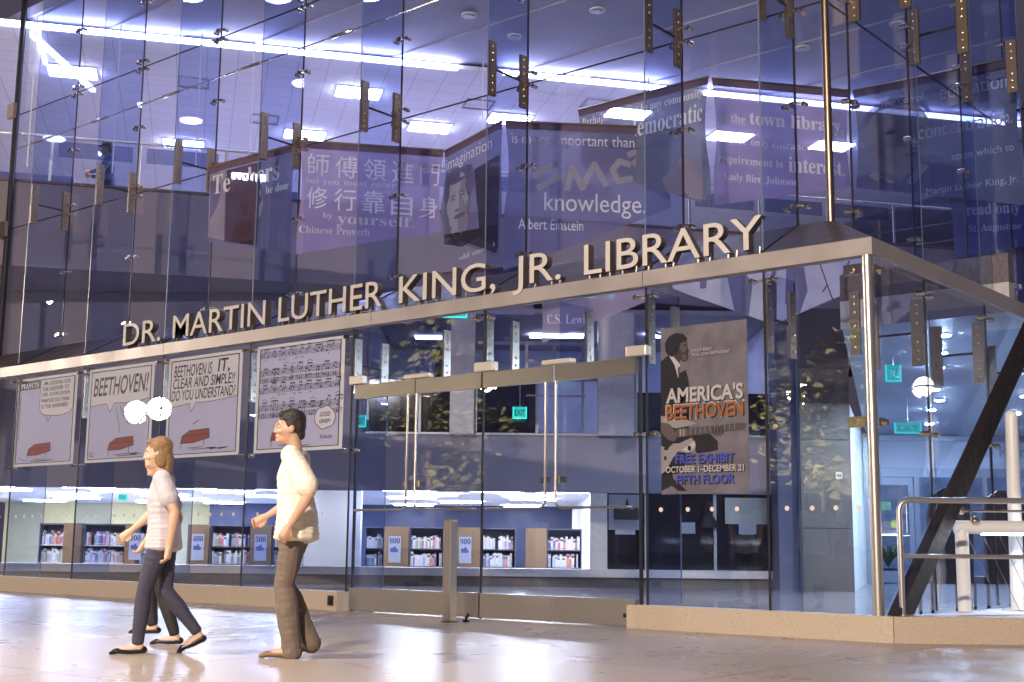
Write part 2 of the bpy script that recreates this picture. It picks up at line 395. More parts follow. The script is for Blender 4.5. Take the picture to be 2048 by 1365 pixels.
# corner posts
m = MB(); m.tube([(.005, -.005, .23), (.005, -.005, 3.52)], .05, 20)
t = thing('corner_post', 'round steel corner post under the canopy beside the concert poster', 'post', (0, 0, .23)); part('post_tube', m, m_steel, t, True)
for z in (3.40, 1.97):
    m = MB(); m.box((-.22, -.035, z - .05), (-.045, -.02, z + .05)); m.cyl((-.15, -.055, z), (-.15, .01, z), .034, 14)
    part('post_bracket', m, m_chrome, t)
    m = MB(); m.box((.045, .05, z - .04), (.06, .16, z + .04)); m.cyl((.05, .15, z), (.085, .15, z), .03, 12); part('post_bracket', m, m_chrome, t)
m = MB(); m.tube([(-.70, .73, 4.10), (-.70, .73, 11.2)], .042, 16); solo('upper_corner_post', m, m_bronze, 'slim bronze tube rising from the canopy at the corner of the upper glass', 'post', smooth=True)

# ------------------------------------------------------------------ entrance doors
XE = [(-6.84, -5.795), (-5.775, -4.735), (-4.705, -3.685), (-3.665, -2.60)]
LAB = ['leftmost glass entrance door with an L shaped steel handle, next to the music poster',
       'glass entrance door directly left of the square bollard top, second from the music poster',
       'glass entrance door just right of the square bollard, third from the music poster',
       'glass entrance door nearest the concert poster with plain bronze header']
for i, (a, b) in enumerate(XE):
    T = thing('glass_door', LAB[i], 'door', ((a + b) / 2, 0, .01), 'four glass entrance doors in a row')
    m = MB(); m.box((a, -.008, .285), (b, .008, 2.60)); part('door_glass', m, g_door, T)
    m = MB(); m.box((a, -.028, 2.605), (b, .028, 2.78)); part('header_rail', m, m_satin, T)
    m = MB(); m.box((a, -.028, .015), (b, .028, .28)); part('kick_plate', m, m_brush, T)
    for sd in (-1,):
        y = sd * .075; xv = (b - .06) if i % 2 == 0 else (a + .06); xh = (a + .10) if i % 2 == 0 else (b - .06)
        r = .09 * (1 if xv > xh else -1)
        pts = [(xv, y, 2.60), (xv, y, 1.31)] + [(xv - r + r * math.cos(q), y, 1.22 + abs(r) - abs(r) * math.sin(q)) for q in (.4, .8, 1.2)] + [(xv - r, y, 1.22), (xh, y, 1.22)]
        m = MB(); m.tube(pts, .0145, 10)
        for xx, zz in ((xh, 1.22), (xv, 2.58)): m.cyl((xx, 0.01 * sd, zz), (xx, y, zz), .012, 8)
        part('pull_handle', m, m_satin, T, True)
    xv = (b - .115) if i % 2 == 0 else (a + .09)
    m = MB(); m.box((xv - .03, -.05, 1.49), (xv + .03, .05, 1.56)); m.box((xv + .03, -.065, 1.51), (xv + .05, -.05, 1.54)); part('lock_case', m, m_chrome, T)
tr = thing('transom_glazing', 'clear glass strip over the entrance doors below the canopy', 'glass wall', (-4.7, 0, 2.8))
for a, b in ((-6.92, -4.73), (-4.71, -2.48)):
    m = MB(); m.box((a, 0, 2.80), (b, .012, 3.51)); part('glass_pane', m, g_pane, tr)
for x0, x1, y0, y1, z1 in ((-4.732, -4.708, -.003, .016, 3.51), (-6.87, -6.845, .03, .06, 2.8), (-2.59, -2.56, .03, .06, 2.8)):
    m = MB(); m.box((x0, y0, 0), (x1, y1, z1)); part('joint_seal', m, m_seal, tr)
m = MB(); m.box((-4.728, .02, 2.8), (-4.712, .64, 3.5)); part('glass_fin', m, g_fin, tr)
inst('splice_plate', me_plate_s, tr, (-4.72, .09, 3.12)); inst('splice_plate', me_plate_s, tr, (-4.72, .56, 3.12))
inst('splice_plate', me_plate_s, tr, (-5.83, .56, 3.12)); inst('splice_plate', me_plate_s, tr, (-3.62, .56, 3.12))
for x in (-5.83, -3.62):
    m = MB(); m.box((x - .008, .02, 2.8), (x + .008, .64, 3.5)); part('glass_fin', m, g_fin, tr)
m_pale = mat('pale_satin_fitting', (.80, .74, .64), .35, .6)
for a, b, z0, z1 in ((-6.93, -6.70, 2.79, 2.90), (-5.97, -5.56, 2.79, 2.845), (-4.83, -4.54, 2.79, 2.90), (-3.83, -3.42, 2.79, 2.845), (-2.70, -2.44, 2.79, 2.90)):
    m = MB(); m.box((a, -.05, z0), (b, .05, z1)); o = part('pivot_patch', m, m_pale, tr)
    bv = o.modifiers.new('b', 'BEVEL'); bv.width = .012; bv.segments = 2
m = MB()
for z in (3.42,):
    for x in (-4.72, -6.93): inst('glass_clamp', me_clamp_in, tr, (x, 0, z))

# ------------------------------------------------------------------ small things on the pavement
T = thing('bollard', 'square steel bollard standing in front of the entrance doors', 'bollard', (-4.47, -.79, 0))
m = MB(); m.box((-4.525, -.845, .012), (-4.415, -.735, 1.075)); o = part('post', m, m_brush, T); bv = o.modifiers.new('b', 'BEVEL'); bv.width = .008; bv.segments = 2
m = MB(); m.box((-4.517, -.837, 1.076), (-4.423, -.743, 1.09)); part('cap', m, m_satin, T)
m = MB(); m.box((-4.535, -.855, 0), (-4.405, -.725, .011)); part('base_plate', m, m_bronze, T)
m = MB(); m.cyl((-4.40, -.60, .0), (-4.40, -.60, .02), .035, 10); m.tube([(-4.40, -.60, .015), (-4.39, -.60, .05), (-4.36, -.60, .085)], [.012, .014, .018], 8)
solo('door_stop', m, m_dark, 'small dark door stop on the ground right of the bollard', 'door stop', smooth=True)
m = MB(); m.box((-7.10, -.14, .06), (-7.01, -.121, .18)); m.box((-7.08, -.155, .085), (-7.055, -.14, .15)); m.box((-7.045, -.155, .09), (-7.025, -.14, .14))
solo('wall_socket', m, m_black, 'black outdoor socket fixed to the end of the granite kerb', 'socket')
m = MB(); m.box((-2.73, -.06, .10), (-2.672, -.032, .14)); solo('door_bumper', m, m_black, 'small black bumper at the foot of the last entrance door', 'bumper')
# diagonal beam outside the side wall
m = MB(); d = Vector((0, 3.62, 2.86)).normalized(); nrm = Vector((0, -d.z, d.y))
p0 = Vector((.07, .02, .235)); L = 5.6
cross = [p0, p0 + Vector((.11, 0, 0)), p0 + Vector((.11, .34, 0)), p0 + Vector((0, .34, 0))]
m.hexa(cross + [c + d * L for c in cross]); solo('diagonal_beam', m, m_dark, 'dark steel beam slanting up along the side glass wall', 'beam')
m = MB(); m.box((-.62, 6.55, 4.2), (-.36, 6.85, 11.2)); solo('steel_column', m, m_bronze, 'brown steel column outside the upper side glass at the edge of the picture', 'column')
# steel guard rail on the kerb
def rl(u, z, q=0): return kb + RH * u + FH * (.14 + q) + ZV * z
T = thing('guard_rail', 'polished tubular guard rail with two bars standing on the kerb at right', 'railing', rl(.1, .23))
u0 = .13
pts = [rl(u0, .235), rl(u0, 1.16)] + [rl(u0 + .10 - .10 * math.cos(a), 1.16 + .10 * math.sin(a)) for a in (.3, .6, .9, 1.2)] + [rl(u0 + .10, 1.26), rl(5.2, 1.27)]
m = MB(); m.tube(pts, .026, 16); part('top_rail', m, m_steel, T, True)
m = MB(); m.tube([rl(u0 + .02, .76), rl(5.2, .765)], .019, 12); part('mid_rail', m, m_steel, T, True)
for u in (2.1, 4.2):
    m = MB(); m.tube([rl(u, .235), rl(u, 1.25)], .022, 12); part('rail_post', m, m_steel, T, True)
for u in (u0, 2.1, 4.2):
    m = MB(); m.cyl(rl(u, .231), rl(u, .245), .045, 14); part('foot_plate', m, m_steel, T)
# white pipe guard on the terrace, tall column
m_wp = mat('white_painted_pipe', (.70, .70, .70), .3)
T = thing('pipe_barrier', 'fat white pipe barrier on the terrace behind the steel guard rail', 'barrier', (.12, 1.58, .22))
pa, pb = Vector((.17, 1.62, 0)), Vector((.17, 1.62, 0)) + RH * 3.2
m = MB(); m.tube([pa + ZV * .222, pa + ZV * 1.03], .065, 16); part('post', m, m_wp, T, True)
m = MB(); m.tube([pb + ZV * .222, pb + ZV * 1.03], .065, 16); part('post', m, m_wp, T, True)
m = MB(); m.tube([pa + ZV * 1.04 - RH * .065, pb + ZV * 1.06], .066, 16); part('cross_pipe', m, m_wp, T, True)
m = MB(); m.tube([pa + ZV * 1.20, pb + ZV * 1.22], .012, 8); m.tube([pa + ZV * 1.10 + RH * .1, pa + ZV * 1.2 + RH * .1], .012, 8)
m.ball(pa + ZV * 1.20, .04); m.ball(pa + ZV * 1.10 + RH * .12 - FH * .05, .05); part('wire_bracket', m, m_chrome, T, True)
m = MB(); m.box((.2, -.02, .968), (3.1, .02, .973), lambda u, v, z: Vector((pa.x, pa.y, 0)) + RH * u + FH * v + ZV * z); part('under_light', m, emis('barrier_light', (.8, .88, 1), 60), T)
m = MB()
for k in range(5): m.tube([pa + RH * (.05 + .16 * k) + ZV * .97, pa + RH * (.38 + .16 * k) + ZV * .23], .003, 5)
part('bracing_wire', m, m_chrome, T)
m = MB(); m.tube([(.40, 2.46, .22), (.42, 2.48, 2.2)], [.07, .065], 18); m.ball((.42, 2.48, 2.2), .067); 
T = thing('round_column', 'tall pale round column on the terrace behind the pipe barrier', 'column', (.4, 2.46, .22)); part('shaft', m, m_wp, T, True)

# ------------------------------------------------------------------ inner hall
def ib(m, s, d, z, mi=0): return m.box((s[0], d[0], z[0]), (s[1], d[1], z[1]), I, mi)
def bb(m, a, b, z, mi=0): return m.box((a[0], b[0], z[0]), (a[1], b[1], z[1]), Bf, mi)
m_hallwall = mat('slate_purple_plaster', (.30, .28, .34), .75, nscale=2, namt=.06)
m_sill = mat('pale_sill_stone', (.50, .48, .50), .4, nscale=10, namt=.08)
m_base = mat('dark_plinth_stone', (.14, .12, .13), .35, nscale=30, namt=.2)
m_frame = mat('window_frame_metal', (.30, .30, .34), .4, .5)
m_dkglass = mat('dark_window_pane', (.010, .011, .016), .05, spec=.8)
m_ceil_dark = mat('hall_ceiling_slat', (.40, .40, .50), .8, nscale=1.2, namt=.08)
m_par = mat('parapet_plaster', (.30, .26, .30), .7, nscale=1.5, namt=.05)
m_navy = mat('navy_wall', (.006, .011, .045), .6, nscale=3, namt=.15)
m_cream = mat('cream_wall', (.62, .58, .36), .7, nscale=3, namt=.06)
m_granite = mat('dark_granite_cladding', (.085, .072, .075), .4, nscale=130, namt=.45)

def grid_mat(name, col, nx, frame='B'):
    m = mat(name, col, .8); t = m.node_tree; b = t.nodes['Principled BSDF']
    g = t.nodes.new('ShaderNodeNewGeometry'); mp = t.nodes.new('ShaderNodeMapping'); mp.inputs['Rotation'].default_value = (0, 0, -math.radians(53.7))
    t.links.new(g.outputs['Position'], mp.inputs[0])
    br = t.nodes.new('ShaderNodeTexBrick'); br.offset = 0; br.inputs['Scale'].default_value = 1; br.inputs['Brick Width'].default_value = nx; br.inputs['Row Height'].default_value = nx
    br.inputs['Mortar Size'].default_value = .012; c = Vector(col); br.inputs['Color1'].default_value = (*c, 1); br.inputs['Color2'].default_value = (*(c * .96), 1); br.inputs['Mortar'].default_value = (*(c * .72), 1)
    t.links.new(mp.outputs[0], br.inputs['Vector']); t.links.new(br.outputs['Color'], b.inputs['Base Color']); return m
m_tile = grid_mat('ceiling_tiles', (.80, .80, .80), .61)
# high dark slatted ceiling over the hall
m = MB(); m.box((-34, .95, 10.74), (-.85, 34, 10.95))
for i in range(29): m.box((-34, 1.0 + i * 1.12, 10.69 - .035 * (i % 2)), (-.85, 1.0 + i * 1.12 + 1.115, 10.735))
struct('hall_ceiling', m, m_ceil_dark)
m = MB(); m.poly([Bf(-12.5, 0, 9.86), Bf(14, 0, 9.86), Bf(11, 12, 9.86), Bf(-18.6, 12, 9.86)], (0, 0, .08)); struct('tiled_ceiling', m, m_tile)
m = MB(); m.poly([Bf(-12.3, .12, 5.5), Bf(14, .12, 5.5), Bf(11, 12, 5.5), Bf(-18.4, 12, 5.5)], (0, 0, .91)); struct('upper_floor_slab', m, m_par)
# upper floor walls, balcony parapet, rail
m = MB(); bb(m, (-18, 11), (11.3, 11.5), (6.36, 9.85))
solo('upper_floor_wall', m, m_white, 'white rear wall of the lit upper floor behind the balcony', 'wall')
T = thing('balcony_parapet', 'plain purple grey balcony wall of the upper floor behind the banners', 'balcony', Bf(-3, 0, 5.5))
m = MB(); bb(m, (-12.4, 14), (-.06, .10), (5.48, 6.97)); part('parapet_panel', m, m_par, T)
m = MB(); bb(m, (-12.4, 14), (-.09, .13), (6.975, 7.02)); part('coping', m, mat('coping_wood', (.16, .10, .08), .5), T)
T = thing('balcony_rail', 'thin metal handrail with perforated strips on top of the balcony wall', 'railing', Bf(-3, .02, 7.02))
m = MB(); m.tube([Bf(-12.4, .02, 7.86), Bf(14, .02, 7.86)], .03, 10); part('handrail', m, m_steel, T, True)
for i in range(12):
    m = MB(); a = -8.4 + i * 1.5; bb(m, (a - .02, a + .02), (.0, .04), (7.02, 7.84)); part('rail_post', m, m_steel, T)
g_perf = glass('perforated_sheet', (.66, .68, .78), .02, .2, .3)
for i in range(0, 11, 1):
    if i in (2, 3, 7): continue
    m = MB(); a = -8.4 + i * 1.5; bb(m, (a + .12, a + 1.38), (.015, .025), (7.5, 7.78)); part('mesh_panel', m, g_perf, T)
# cove light along the ceiling edge and its return
e_strip = emis('cove_light_strip', (.55, .60, 1.0), 30)
for i, (a0, a1) in enumerate(((-12.4, -1.15), (-.25, 3.15), (3.9, 13.5))):
    m = MB(); bb(m, (a0, a1), (-.12, -.03), (9.80, 9.88))
    solo('ceiling_light_strip', m, e_strip, ['long white light line along the ceiling edge from the left corner', 'short white light line over the Einsteinian equation banner, mid ceiling'.replace('Einsteinian ', ''), 'white light line at the right behind the portrait banner'][i], 'ceiling light', 'light lines along the ceiling edge')
m = MB(); bb(m, (-8.85, -8.78), (.05, 1.75), (9.78, 9.855)); solo('ceiling_light_strip', m, emis('return_light_strip', (.6, .64, 1), 7), 'white light line running back from the ceiling edge to the leftmost square lamp', 'ceiling light', 'light lines along the ceiling edge')
e_hall_fill = emis('hall_fill_lens', (.58, .60, 1.0), 85)
e_panel = emis('lit_lamp_panel', (.55, .60, 1.0), 140)
def s_d_to_ab(s, d): v = Vector((s, d - 23.96)); return v.dot(_e), v.dot(_n)
PL = [((-8.63, 24.04), 'square ceiling lamp nearest the left corner above the balcony'), ((-3.16, 25.04), 'square ceiling lamp above the proverb banner'),
      ((-1.85, 27.2), 'square ceiling lamp left of the imagination banner'), ((-4.69, 27.82), 'half hidden ceiling lamp over the left end of the proverb banner'),
      ((2.39, 26.14), 'square ceiling lamp glowing through the community banner'), ((-.1, 26.58), 'square ceiling lamp at the top of the fold of the imagination banner'),
      ((-7.6, 28.6), 'distant ceiling lamp behind the man on the balcony'), ((-6.6, 31.2), 'far ceiling lamp right of the balcony man'), ((4.8, 27.6), 'square ceiling lamp behind the town library banner'), ((7.2, 28.2), 'square ceiling lamp behind the portrait banner')]
for (s, d), lb in PL:
    a, b = s_d_to_ab(s, d); T = thing('panel_light', lb, 'ceiling light', Bf(a, b, 9.83), 'square lamps in the tiled ceiling')
    m = MB(); bb(m, (a - .46, a + .46), (b - .31, b + .31), (9.835, 9.858)); part('lamp_frame', m, m_white, T)
    m = MB(); bb(m, (a - .43, a + .43), (b - .28, b + .28), (9.815, 9.833)); part('diffuser', m, e_panel, T)
for (s, d), lb in zip([(1.41, 21.07), (-.81, 21.34), (-.01, 22.26), (5.3, 22.66), (6.71, 21.51)],
                      ['unlit round ceiling fitting near the top edge above the equation banner', 'round white ceiling fitting above the light line, leftmost of the round ones',
                       'round ceiling fitting just above the gap in the light line', 'round ceiling fitting above the town library banner', 'round ceiling fitting right of the upper corner tube']):
    p = S_(s, d, 9.95); T = thing('downlight', lb, 'ceiling light', p, 'round fittings in the dark ceiling')
    m = MB(); m.tube([p, p - ZV * .03], .15, 20); part('trim_ring', m, m_white, T)
    m = MB(); m.tube([p - ZV * .031, p - ZV * .05], .09, 16); part('lens', m, m_satin, T)
for i, (s, d) in enumerate([(-1.6, 18.6), (1.2, 17.6), (3.9, 16.6), (1.5, 20), (5.6, 18.2)]):  # out-of-view lamps added to light the banner fronts
    p = I(s, d, 10.65); T = thing('hall_fill_lamp', 'added round fill lamp high behind the upper glass', 'ceiling light', p, 'added fill lamps in the hall ceiling')
    m = MB(); m.tube([p, p - ZV * .03], .30, 24); part('trim_ring', m, m_white, T)
    m = MB(); m.tube([p - ZV * .031, p - ZV * .045], .26, 24); part('lens', m, e_hall_fill, T)
for i, (s, d) in enumerate([(-.75, 25.7), (-6.4, 24.6), (1.7, 25.6), (-5.4, 26.8)]):
    a, b = s_d_to_ab(s, d); m = MB()
    for q in ((-.3, .3, -.3, -.27), (-.3, .3, .27, .3), (-.3, -.27, -.27, .27), (.27, .3, -.27, .27)): bb(m, (a + q[0], a + q[1]), (b + q[2], b + q[3]), (9.83, 9.858))
    solo('air_vent', m, m_frame, ['square grey air vent in the ceiling above the imagination banner', 'square grey air vent in the ceiling left of the tie rod', 'grey air vent beside the community banner', 'air vent above the left end of the proverb banner'][i], 'vent', 'air vents in the tiled ceiling')
# pale rods standing in for the light strip mirrored in the glass fins
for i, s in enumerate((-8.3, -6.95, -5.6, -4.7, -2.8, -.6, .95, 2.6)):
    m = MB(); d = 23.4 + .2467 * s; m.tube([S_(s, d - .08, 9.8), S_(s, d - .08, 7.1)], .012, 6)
    solo('light_streak_rod', m, m_white, 'thin pale rod imitating a light streak below the ceiling light line', 'light streak', 'rods imitating light streaks below the ceiling edge')
# dark bookcases on the upper floor
for i, (a0, a1, b0, z1) in enumerate(((-9.6, -8.2, 2.2, 7.75), (-11.4, -9.9, 2.6, 7.6), (-5.2, -4.0, 1.2, 7.5))):
    m = MB(); bb(m, (a0, a1), (b0, b0 + .4), (6.355, z1)); bb(m, (a0 + .05, a1 - .05), (b0 - .02, b0), (6.9, 6.95)); bb(m, (a0 + .05, a1 - .05), (b0 - .02, b0), (7.3, 7.33))
    solo('low_bookcase', m, mat('blue_grey_laminate', (.10, .11, .20), .5), ['long dark bookcase behind the balcony left of the man', 'dark bookcase behind the balcony at the far left', 'low dark bookcase behind the balcony right of the man'][i], 'bookcase', 'bookcases on the upper floor')

# ---- wall at the back of the hall with a long window into the reading room
T = thing('hall_back_wall', 'slate rear wall of the hall with a long low window into the reading room', 'wall', I(-3, 26, 0))
m = MB(); ib(m, (-16, 5.6), (26, 26.25), (.004, .20)); part('plinth', m, m_base, T)
m = MB(); ib(m, (-16, 5.6), (25.88, 26.27), (.205, .36)); part('sill', m, m_sill, T)
m = MB(); ib(m, (-16, 5.3), (26, 26.25), (1.87, 3.0)); ib(m, (-16, -2.95), (26, 26.25), (3.0, 5.84)); part('wall_panel', m, m_hallwall, T)
m = MB(); ib(m, (1.60, 1.94), (25.98, 26.25), (.365, 1.865)); part('pier', m, m_sill, T)
m = MB(); ib(m, (1.945, 5.3), (26.1, 26.14), (.365, 1.865)); part('dark_pane', m, m_dkglass, T)
m = MB()
for s in (2.72, 4.1): ib(m, (s - .03, s + .03), (26.04, 26.095), (.365, 1.865))
part('window_frame', m, m_frame, T)
T = thing('office_window_wall', 'band of framed office windows in the upper hall wall above the doors', 'windows', I(0, 26, 3))
m = MB()
for s in (-2.9, -1.85, -.72, .52, 1.45, 2.05): ib(m, (s - .025, s + .025), (25.97, 26.06), (3.05, 4.12))
for s in (2.5, 3.4, 4.3, 5.25): ib(m, (s - .03, s + .03), (25.97, 26.06), (3.05, 5.49))
ib(m, (-2.94, 5.3), (25.955, 26.07), (3.003, 3.048)); ib(m, (-2.94, 2.08), (25.955, 26.07), (4.12, 4.17)); ib(m, (.3, 1.5), (25.97, 26.05), (3.80, 3.83)); part('window_frame', m, m_frame, T)
for s0, s1 in ((-2.87, -1.88), (-1.82, -.75), (-.69, .49), (.55, 1.42)):
    m = MB(); ib(m, (s0, s1), (26.0, 26.012), (3.05, 4.118)); part('dark_pane', m, m_dkglass if s0 < .5 else g_pane, T)
for s0, s1 in ((2.55, 3.36), (3.44, 4.26), (4.34, 5.2)):
    m = MB(); ib(m, (s0, s1), (26.0, 26.012), (3.05, 3.9)); part('dark_pane', m, m_dkglass, T)
m = MB()
for s in (.30, .87, 1.45): ib(m, (s - .03, s + .03), (25.98, 26.05), (4.17, 4.85))
ib(m, (.27, 1.48), (25.98, 26.05), (4.50, 4.56)); ib(m, (-.70, 1.72), (25.98, 26.05), (4.85, 4.92)); part('upper_frame', m, m_frame, T)
for s0, s1, nm in ((-1.23, -.75, 'grey pillar rising over the office windows above the middle doors'), (1.74, 2.46, 'pale blue grey pillar above the doors left of the concert poster')):
    m = MB(); ib(m, (s0, s1), (25.7, 25.95), (3.0 if s0 < 0 else 3.0, 5.49)); solo('wall_pillar', m, m_sill, nm, 'pillar')
m = MB(); ib(m, (-2.9, 5.6), (31, 31.2), (3.0, 5.49)); ib(m, (-3.1, -2.9), (26.3, 31.2), (3.0, 5.49)); ib(m, (5.4, 5.6), (26.3, 31), (3, 5.49)); solo('office_wall', m, mat('pale_blue_wall', (.42, .45, .62), .7, nscale=2, namt=.1), 'pale blue walls of the lit office behind the upper windows', 'wall')
m = MB(); ib(m, (-2.9, 5.4), (26.3, 31), (2.94, 3.0)); struct('office_floor', m, m_hallwall)
m = MB(); ib(m, (-2.9, 5.6), (26.0, 31.2), (5.5, 5.6)); struct('office_ceiling', m, m_hallwall)
for i, (s, d) in enumerate(((3.6, 28.4), (1.0, 28.6), (-1.6, 29))):
    m = MB(); ib(m, (s - .6, s + .6), (d - .15, d + .15), (5.44, 5.48)); solo('office_lamp', m, emis('office_tube_light_%d' % i, (.62, .70, 1), (45, 25, 7)[i]), ['office ceiling lamp behind the concert poster', 'office ceiling lamp over the third door', 'office ceiling lamp over the second door'][i], 'ceiling light', 'lamps in the office')
# office clutter silhouettes
m = MB(); ib(m, (-1.62, -.9), (27, 27.5), (3.0, 4.6)); solo('office_cabinet', m, m_black, 'dark office cabinet behind the first door headers', 'cabinet')
m = MB()
for k in range(40):
    a, b = random.uniform(0, 2 * PI), random.uniform(.1, 1.3); p = I(-1.35 + .32 * math.cos(a) * math.sin(b), 27.2 + .2 * math.sin(a), 4.62 + .32 * math.cos(b))
    m.ball(p, (random.uniform(.05, .1),) * 3, 6, 5)
solo('potted_bush', m, mat('dark_leaf', (.03, .05, .03), .6), 'bushy dark pot plant on top of the office cabinet', 'plant')
m = MB(); m.ball(I(1.62, 25.8, 4.55), (.16, .16, .26), 10, 8); m.tube([I(1.62, 25.8, 4.2), I(1.62, 25.8, 4.45)], .2, 10); solo('bust_statue', m, m_hallwall, 'grey bust like figure left of the blue grey pillar', 'statue', smooth=True)

# ---- reading room
m = MB(); ib(m, (-17, 2.1), (26.3, 44), (-.02, 0.002)); struct('reading_room_floor', m, mat('reading_room_carpet', (.5, .5, .5), .9, nscale=20, namt=.1))
m = MB(); ib(m, (-17, 2.1), (26.26, 44), (2.05, 2.12)); struct('reading_room_ceiling', m, m_white)
m = MB(); ib(m, (-17, -9.7), (43.8, 44), (0, 2.05)); solo('cream_wall', m, m_cream, 'cream wall at the far left of the reading room', 'wall')
m = MB(); ib(m, (-9.5, 2.1), (42.0, 42.2), (0, 2.05)); ib(m, (-9.7, -9.5), (42, 44), (0, 2.05)); solo('navy_wall', m, m_navy, 'navy blue wall behind the numbered shelves', 'wall')
m = MB(); ib(m, (2.0, 2.2), (26.3, 42), (0, 2.05)); ib(m, (-4.28, -3.12), (27.2, 27.5), (.004, 2.045)); solo('white_partition', m, m_white, 'white partition between the shelf rows of the reading room', 'wall')
e_rr = emis('reading_room_lamp', (.76, .82, 1), 95)
n = 0
e_book_fill = emis('book_fill_lamp', (.80, .85, 1), 75)  # narrow front row added to brighten the book spines
for d, ss in ((26.75, (-14.2, -11.9, -9.6, -7.3, -5.2, -2.3, -.3, 1.2)), (29.4, (-14.2, -11.9, -9.6, -7.3, -5.2, -2.3, -.3, 1.2)), (31.8, (-15, -12.4, -9.6, -6.9, -5.0, -1.9, .4)), (34.5, (-14.6, -11.6, -9.2, -6.4, -2.6, .6)), (37.5, (-15.5, -12.5, -9.5, -5.2, -1.4)), (40.5, (-14.5, -11, -8.9, -6.2, -3, .4))):
    for s in ss:
        n += 1; m = MB(); ib(m, (s - .6, s + .6), (d - (.08 if d < 27 else .2), d + (.08 if d < 27 else .2)), (2.0, 2.045))
        solo('reading_room_light', m, e_book_fill if d < 27 else e_rr, 'long flat lamp in the low reading room ceiling', 'ceiling light', 'lamps in the reading room ceiling')
BOOKC = [(.75, .75, .78), (.80, .78, .72), (.62, .66, .80), (.45, .50, .72), (.70, .30, .25), (.16, .20, .42), (.78, .72, .58), (.30, .34, .36), (.55, .22, .24), (.72, .74, .80), (.82, .82, .84), (.35, .45, .40)]
bm_books = []
for i, c in enumerate(BOOKC):
    m = MB(); m.box((0, 0, 0), (1, 1, 1)); m.box((.0, -.004, .70), (1, 0, .86), mi=1); m.box((.0, -.003, .10), (1, 0, .14), mi=1)
    bm_books.append(m.mesh('book', [mat('book_cloth_%d' % i, c, .6), mat('book_label_%d' % (i % 3), ((.8, .8, .8), (.1, .1, .2), (.7, .65, .5))[i % 3], .6)]))
ROT = Matrix((RH, FH, ZV)).transposed().to_euler().z
BAYS = [(-10.11, -9.52, None, None, 'far shelf at the left'), (-9.15, -8.24, -9.56, None, 'broad bay left of the walkers'), (-7.98, -7.6, -8.24, '300', 'bay of panel 300'), (-6.42, -5.56, -6.9, '400', 'bay right of panel 400'),
        (-5.08, -4.32, -5.56, '500', 'bay right of panel 500'), (-3.10, -2.69, None, None, 'bay beside the white partition'), (-2.14, -1.44, -2.69, '800', 'bay right of panel 800'), (-.58, .11, -1.18, '900', 'bay right of panel 900'), (.82, 1.53, .34, None, 'last bay at the right end')]
m_shelf = mat('shelf_metal', (.10, .11, .17), .5); m_sign = mat('sign_card', (.34, .36, .46), .6); m_ink = mat('navy_ink', (.015, .02, .10), .6); m_bi = mat('sign_blue_block', (.06, .07, .25), .6)
nb = 0
for s0, s1, pa_, num, nm in BAYS:
    T = thing('bookcase', 'library bookcase, ' + nm + (', tan end panel with a number sign' if num else ', with two rows of books'), 'bookcase', I((s0 + s1) / 2, 28.3, 0), 'bookcases in the reading room')
    m = MB(); ib(m, (s0 - .02, s1 + .02), (28.52, 28.55), (.004, 1.15)); ib(m, (s0 - .02, s0), (28.1, 28.52), (.004, 1.15)); ib(m, (s1, s1 + .02), (28.1, 28.52), (.004, 1.15)); ib(m, (s0 - .02, s1 + .02), (28.1, 28.52), (1.152, 1.175)); part('carcass', m, m_shelf, T)
    for z in (.35, .72):
        m = MB(); ib(m, (s0 + .001, s1 - .001), (28.12, 28.515), (z - .02, z)); part('shelf', m, m_white if s0 < -8 else m_shelf, T)
    if pa_ is not None:
        m = MB(); ib(m, (pa_, s0 - .03), (27.95, 28.3), (.004, 1.18)); part('end_panel', m, m_wood, T)
    if num:
        sa = pa_ + .10; sb_ = sa + .26; m = MB(); ib(m, (sa, sb_), (27.935, 27.947), (.42, .98)); sg = part('number_sign', m, m_sign, T)
        m = MB(); Pn = lambda u, v, sa=sa: I(sa + u, 27.932, .42 + v)
        put_text(m, ser(num), Pn, .02, .40, .22, .12, .01); part('lettering', m, m_ink, sg)
        m = MB(); fill(m, Pn, [(.04, .22), (.20, .22), (.20, .29), (.16, .29), (.16, .34), (.11, .34), (.11, .31), (.04, .31)]); part('sign_emblem', m, m_bi, sg)
    for row, z in ((0, .722), (1, .352)):
        s = s0 + .01
        while s < s1 - .07:
            wd = random.uniform(.028, .06); h = random.uniform(.22, .30); tilt = 0
            o = bpy.data.objects.new('book', random.choice(bm_books)); COL.objects.link(o)
            o.location = I(s, 28.16 + random.uniform(0, .05), z); o.rotation_euler = (0, 0, ROT); o.scale = (wd, .2, h)
            tag(o, 'book on the %s shelf, %s' % (('upper', 'lower')[row], nm), 'book', 'library books on the shelves')
            s += wd + .002 + (random.uniform(.03, .08) if random.random() < .05 else 0); nb += 1
# papers and pictures on the dark window at the right
for nm, s0, s1, z0, z1, mt, lb in (('notice_paper', 3.43, 3.70, 1.08, 1.30, m_sign, 'white notice on the dark hall window under the concert poster, left one'), ('notice_paper', 4.57, 4.92, 1.08, 1.28, m_sign, 'white notice on the dark hall window under the concert poster, right one'),
                                   ('notice_board', 4.3, 5.2, 1.28, 1.80, mat('pale_green_paper', (.35, .38, .36), .7), 'pale written sheet on the dark window right of the concert poster foot'), ('small_notice', 2.1, 2.5, 1.05, 1.28, m_sign, 'small bluish notice below the skyline picture')):
    m = MB(); ib(m, (s0, s1), (26.02, 26.03), (z0, z1)); T = solo(nm, m, mt, lb, 'notice')
    m = MB()
    for q in range(4): ib(m, (s0 + .04, s1 - .05 - .03 * (q % 2)), (26.014, 26.018), (z1 - .06 - q * .05, z1 - .05 - q * .05))
    part('printed_lines', m, m_frame, T)
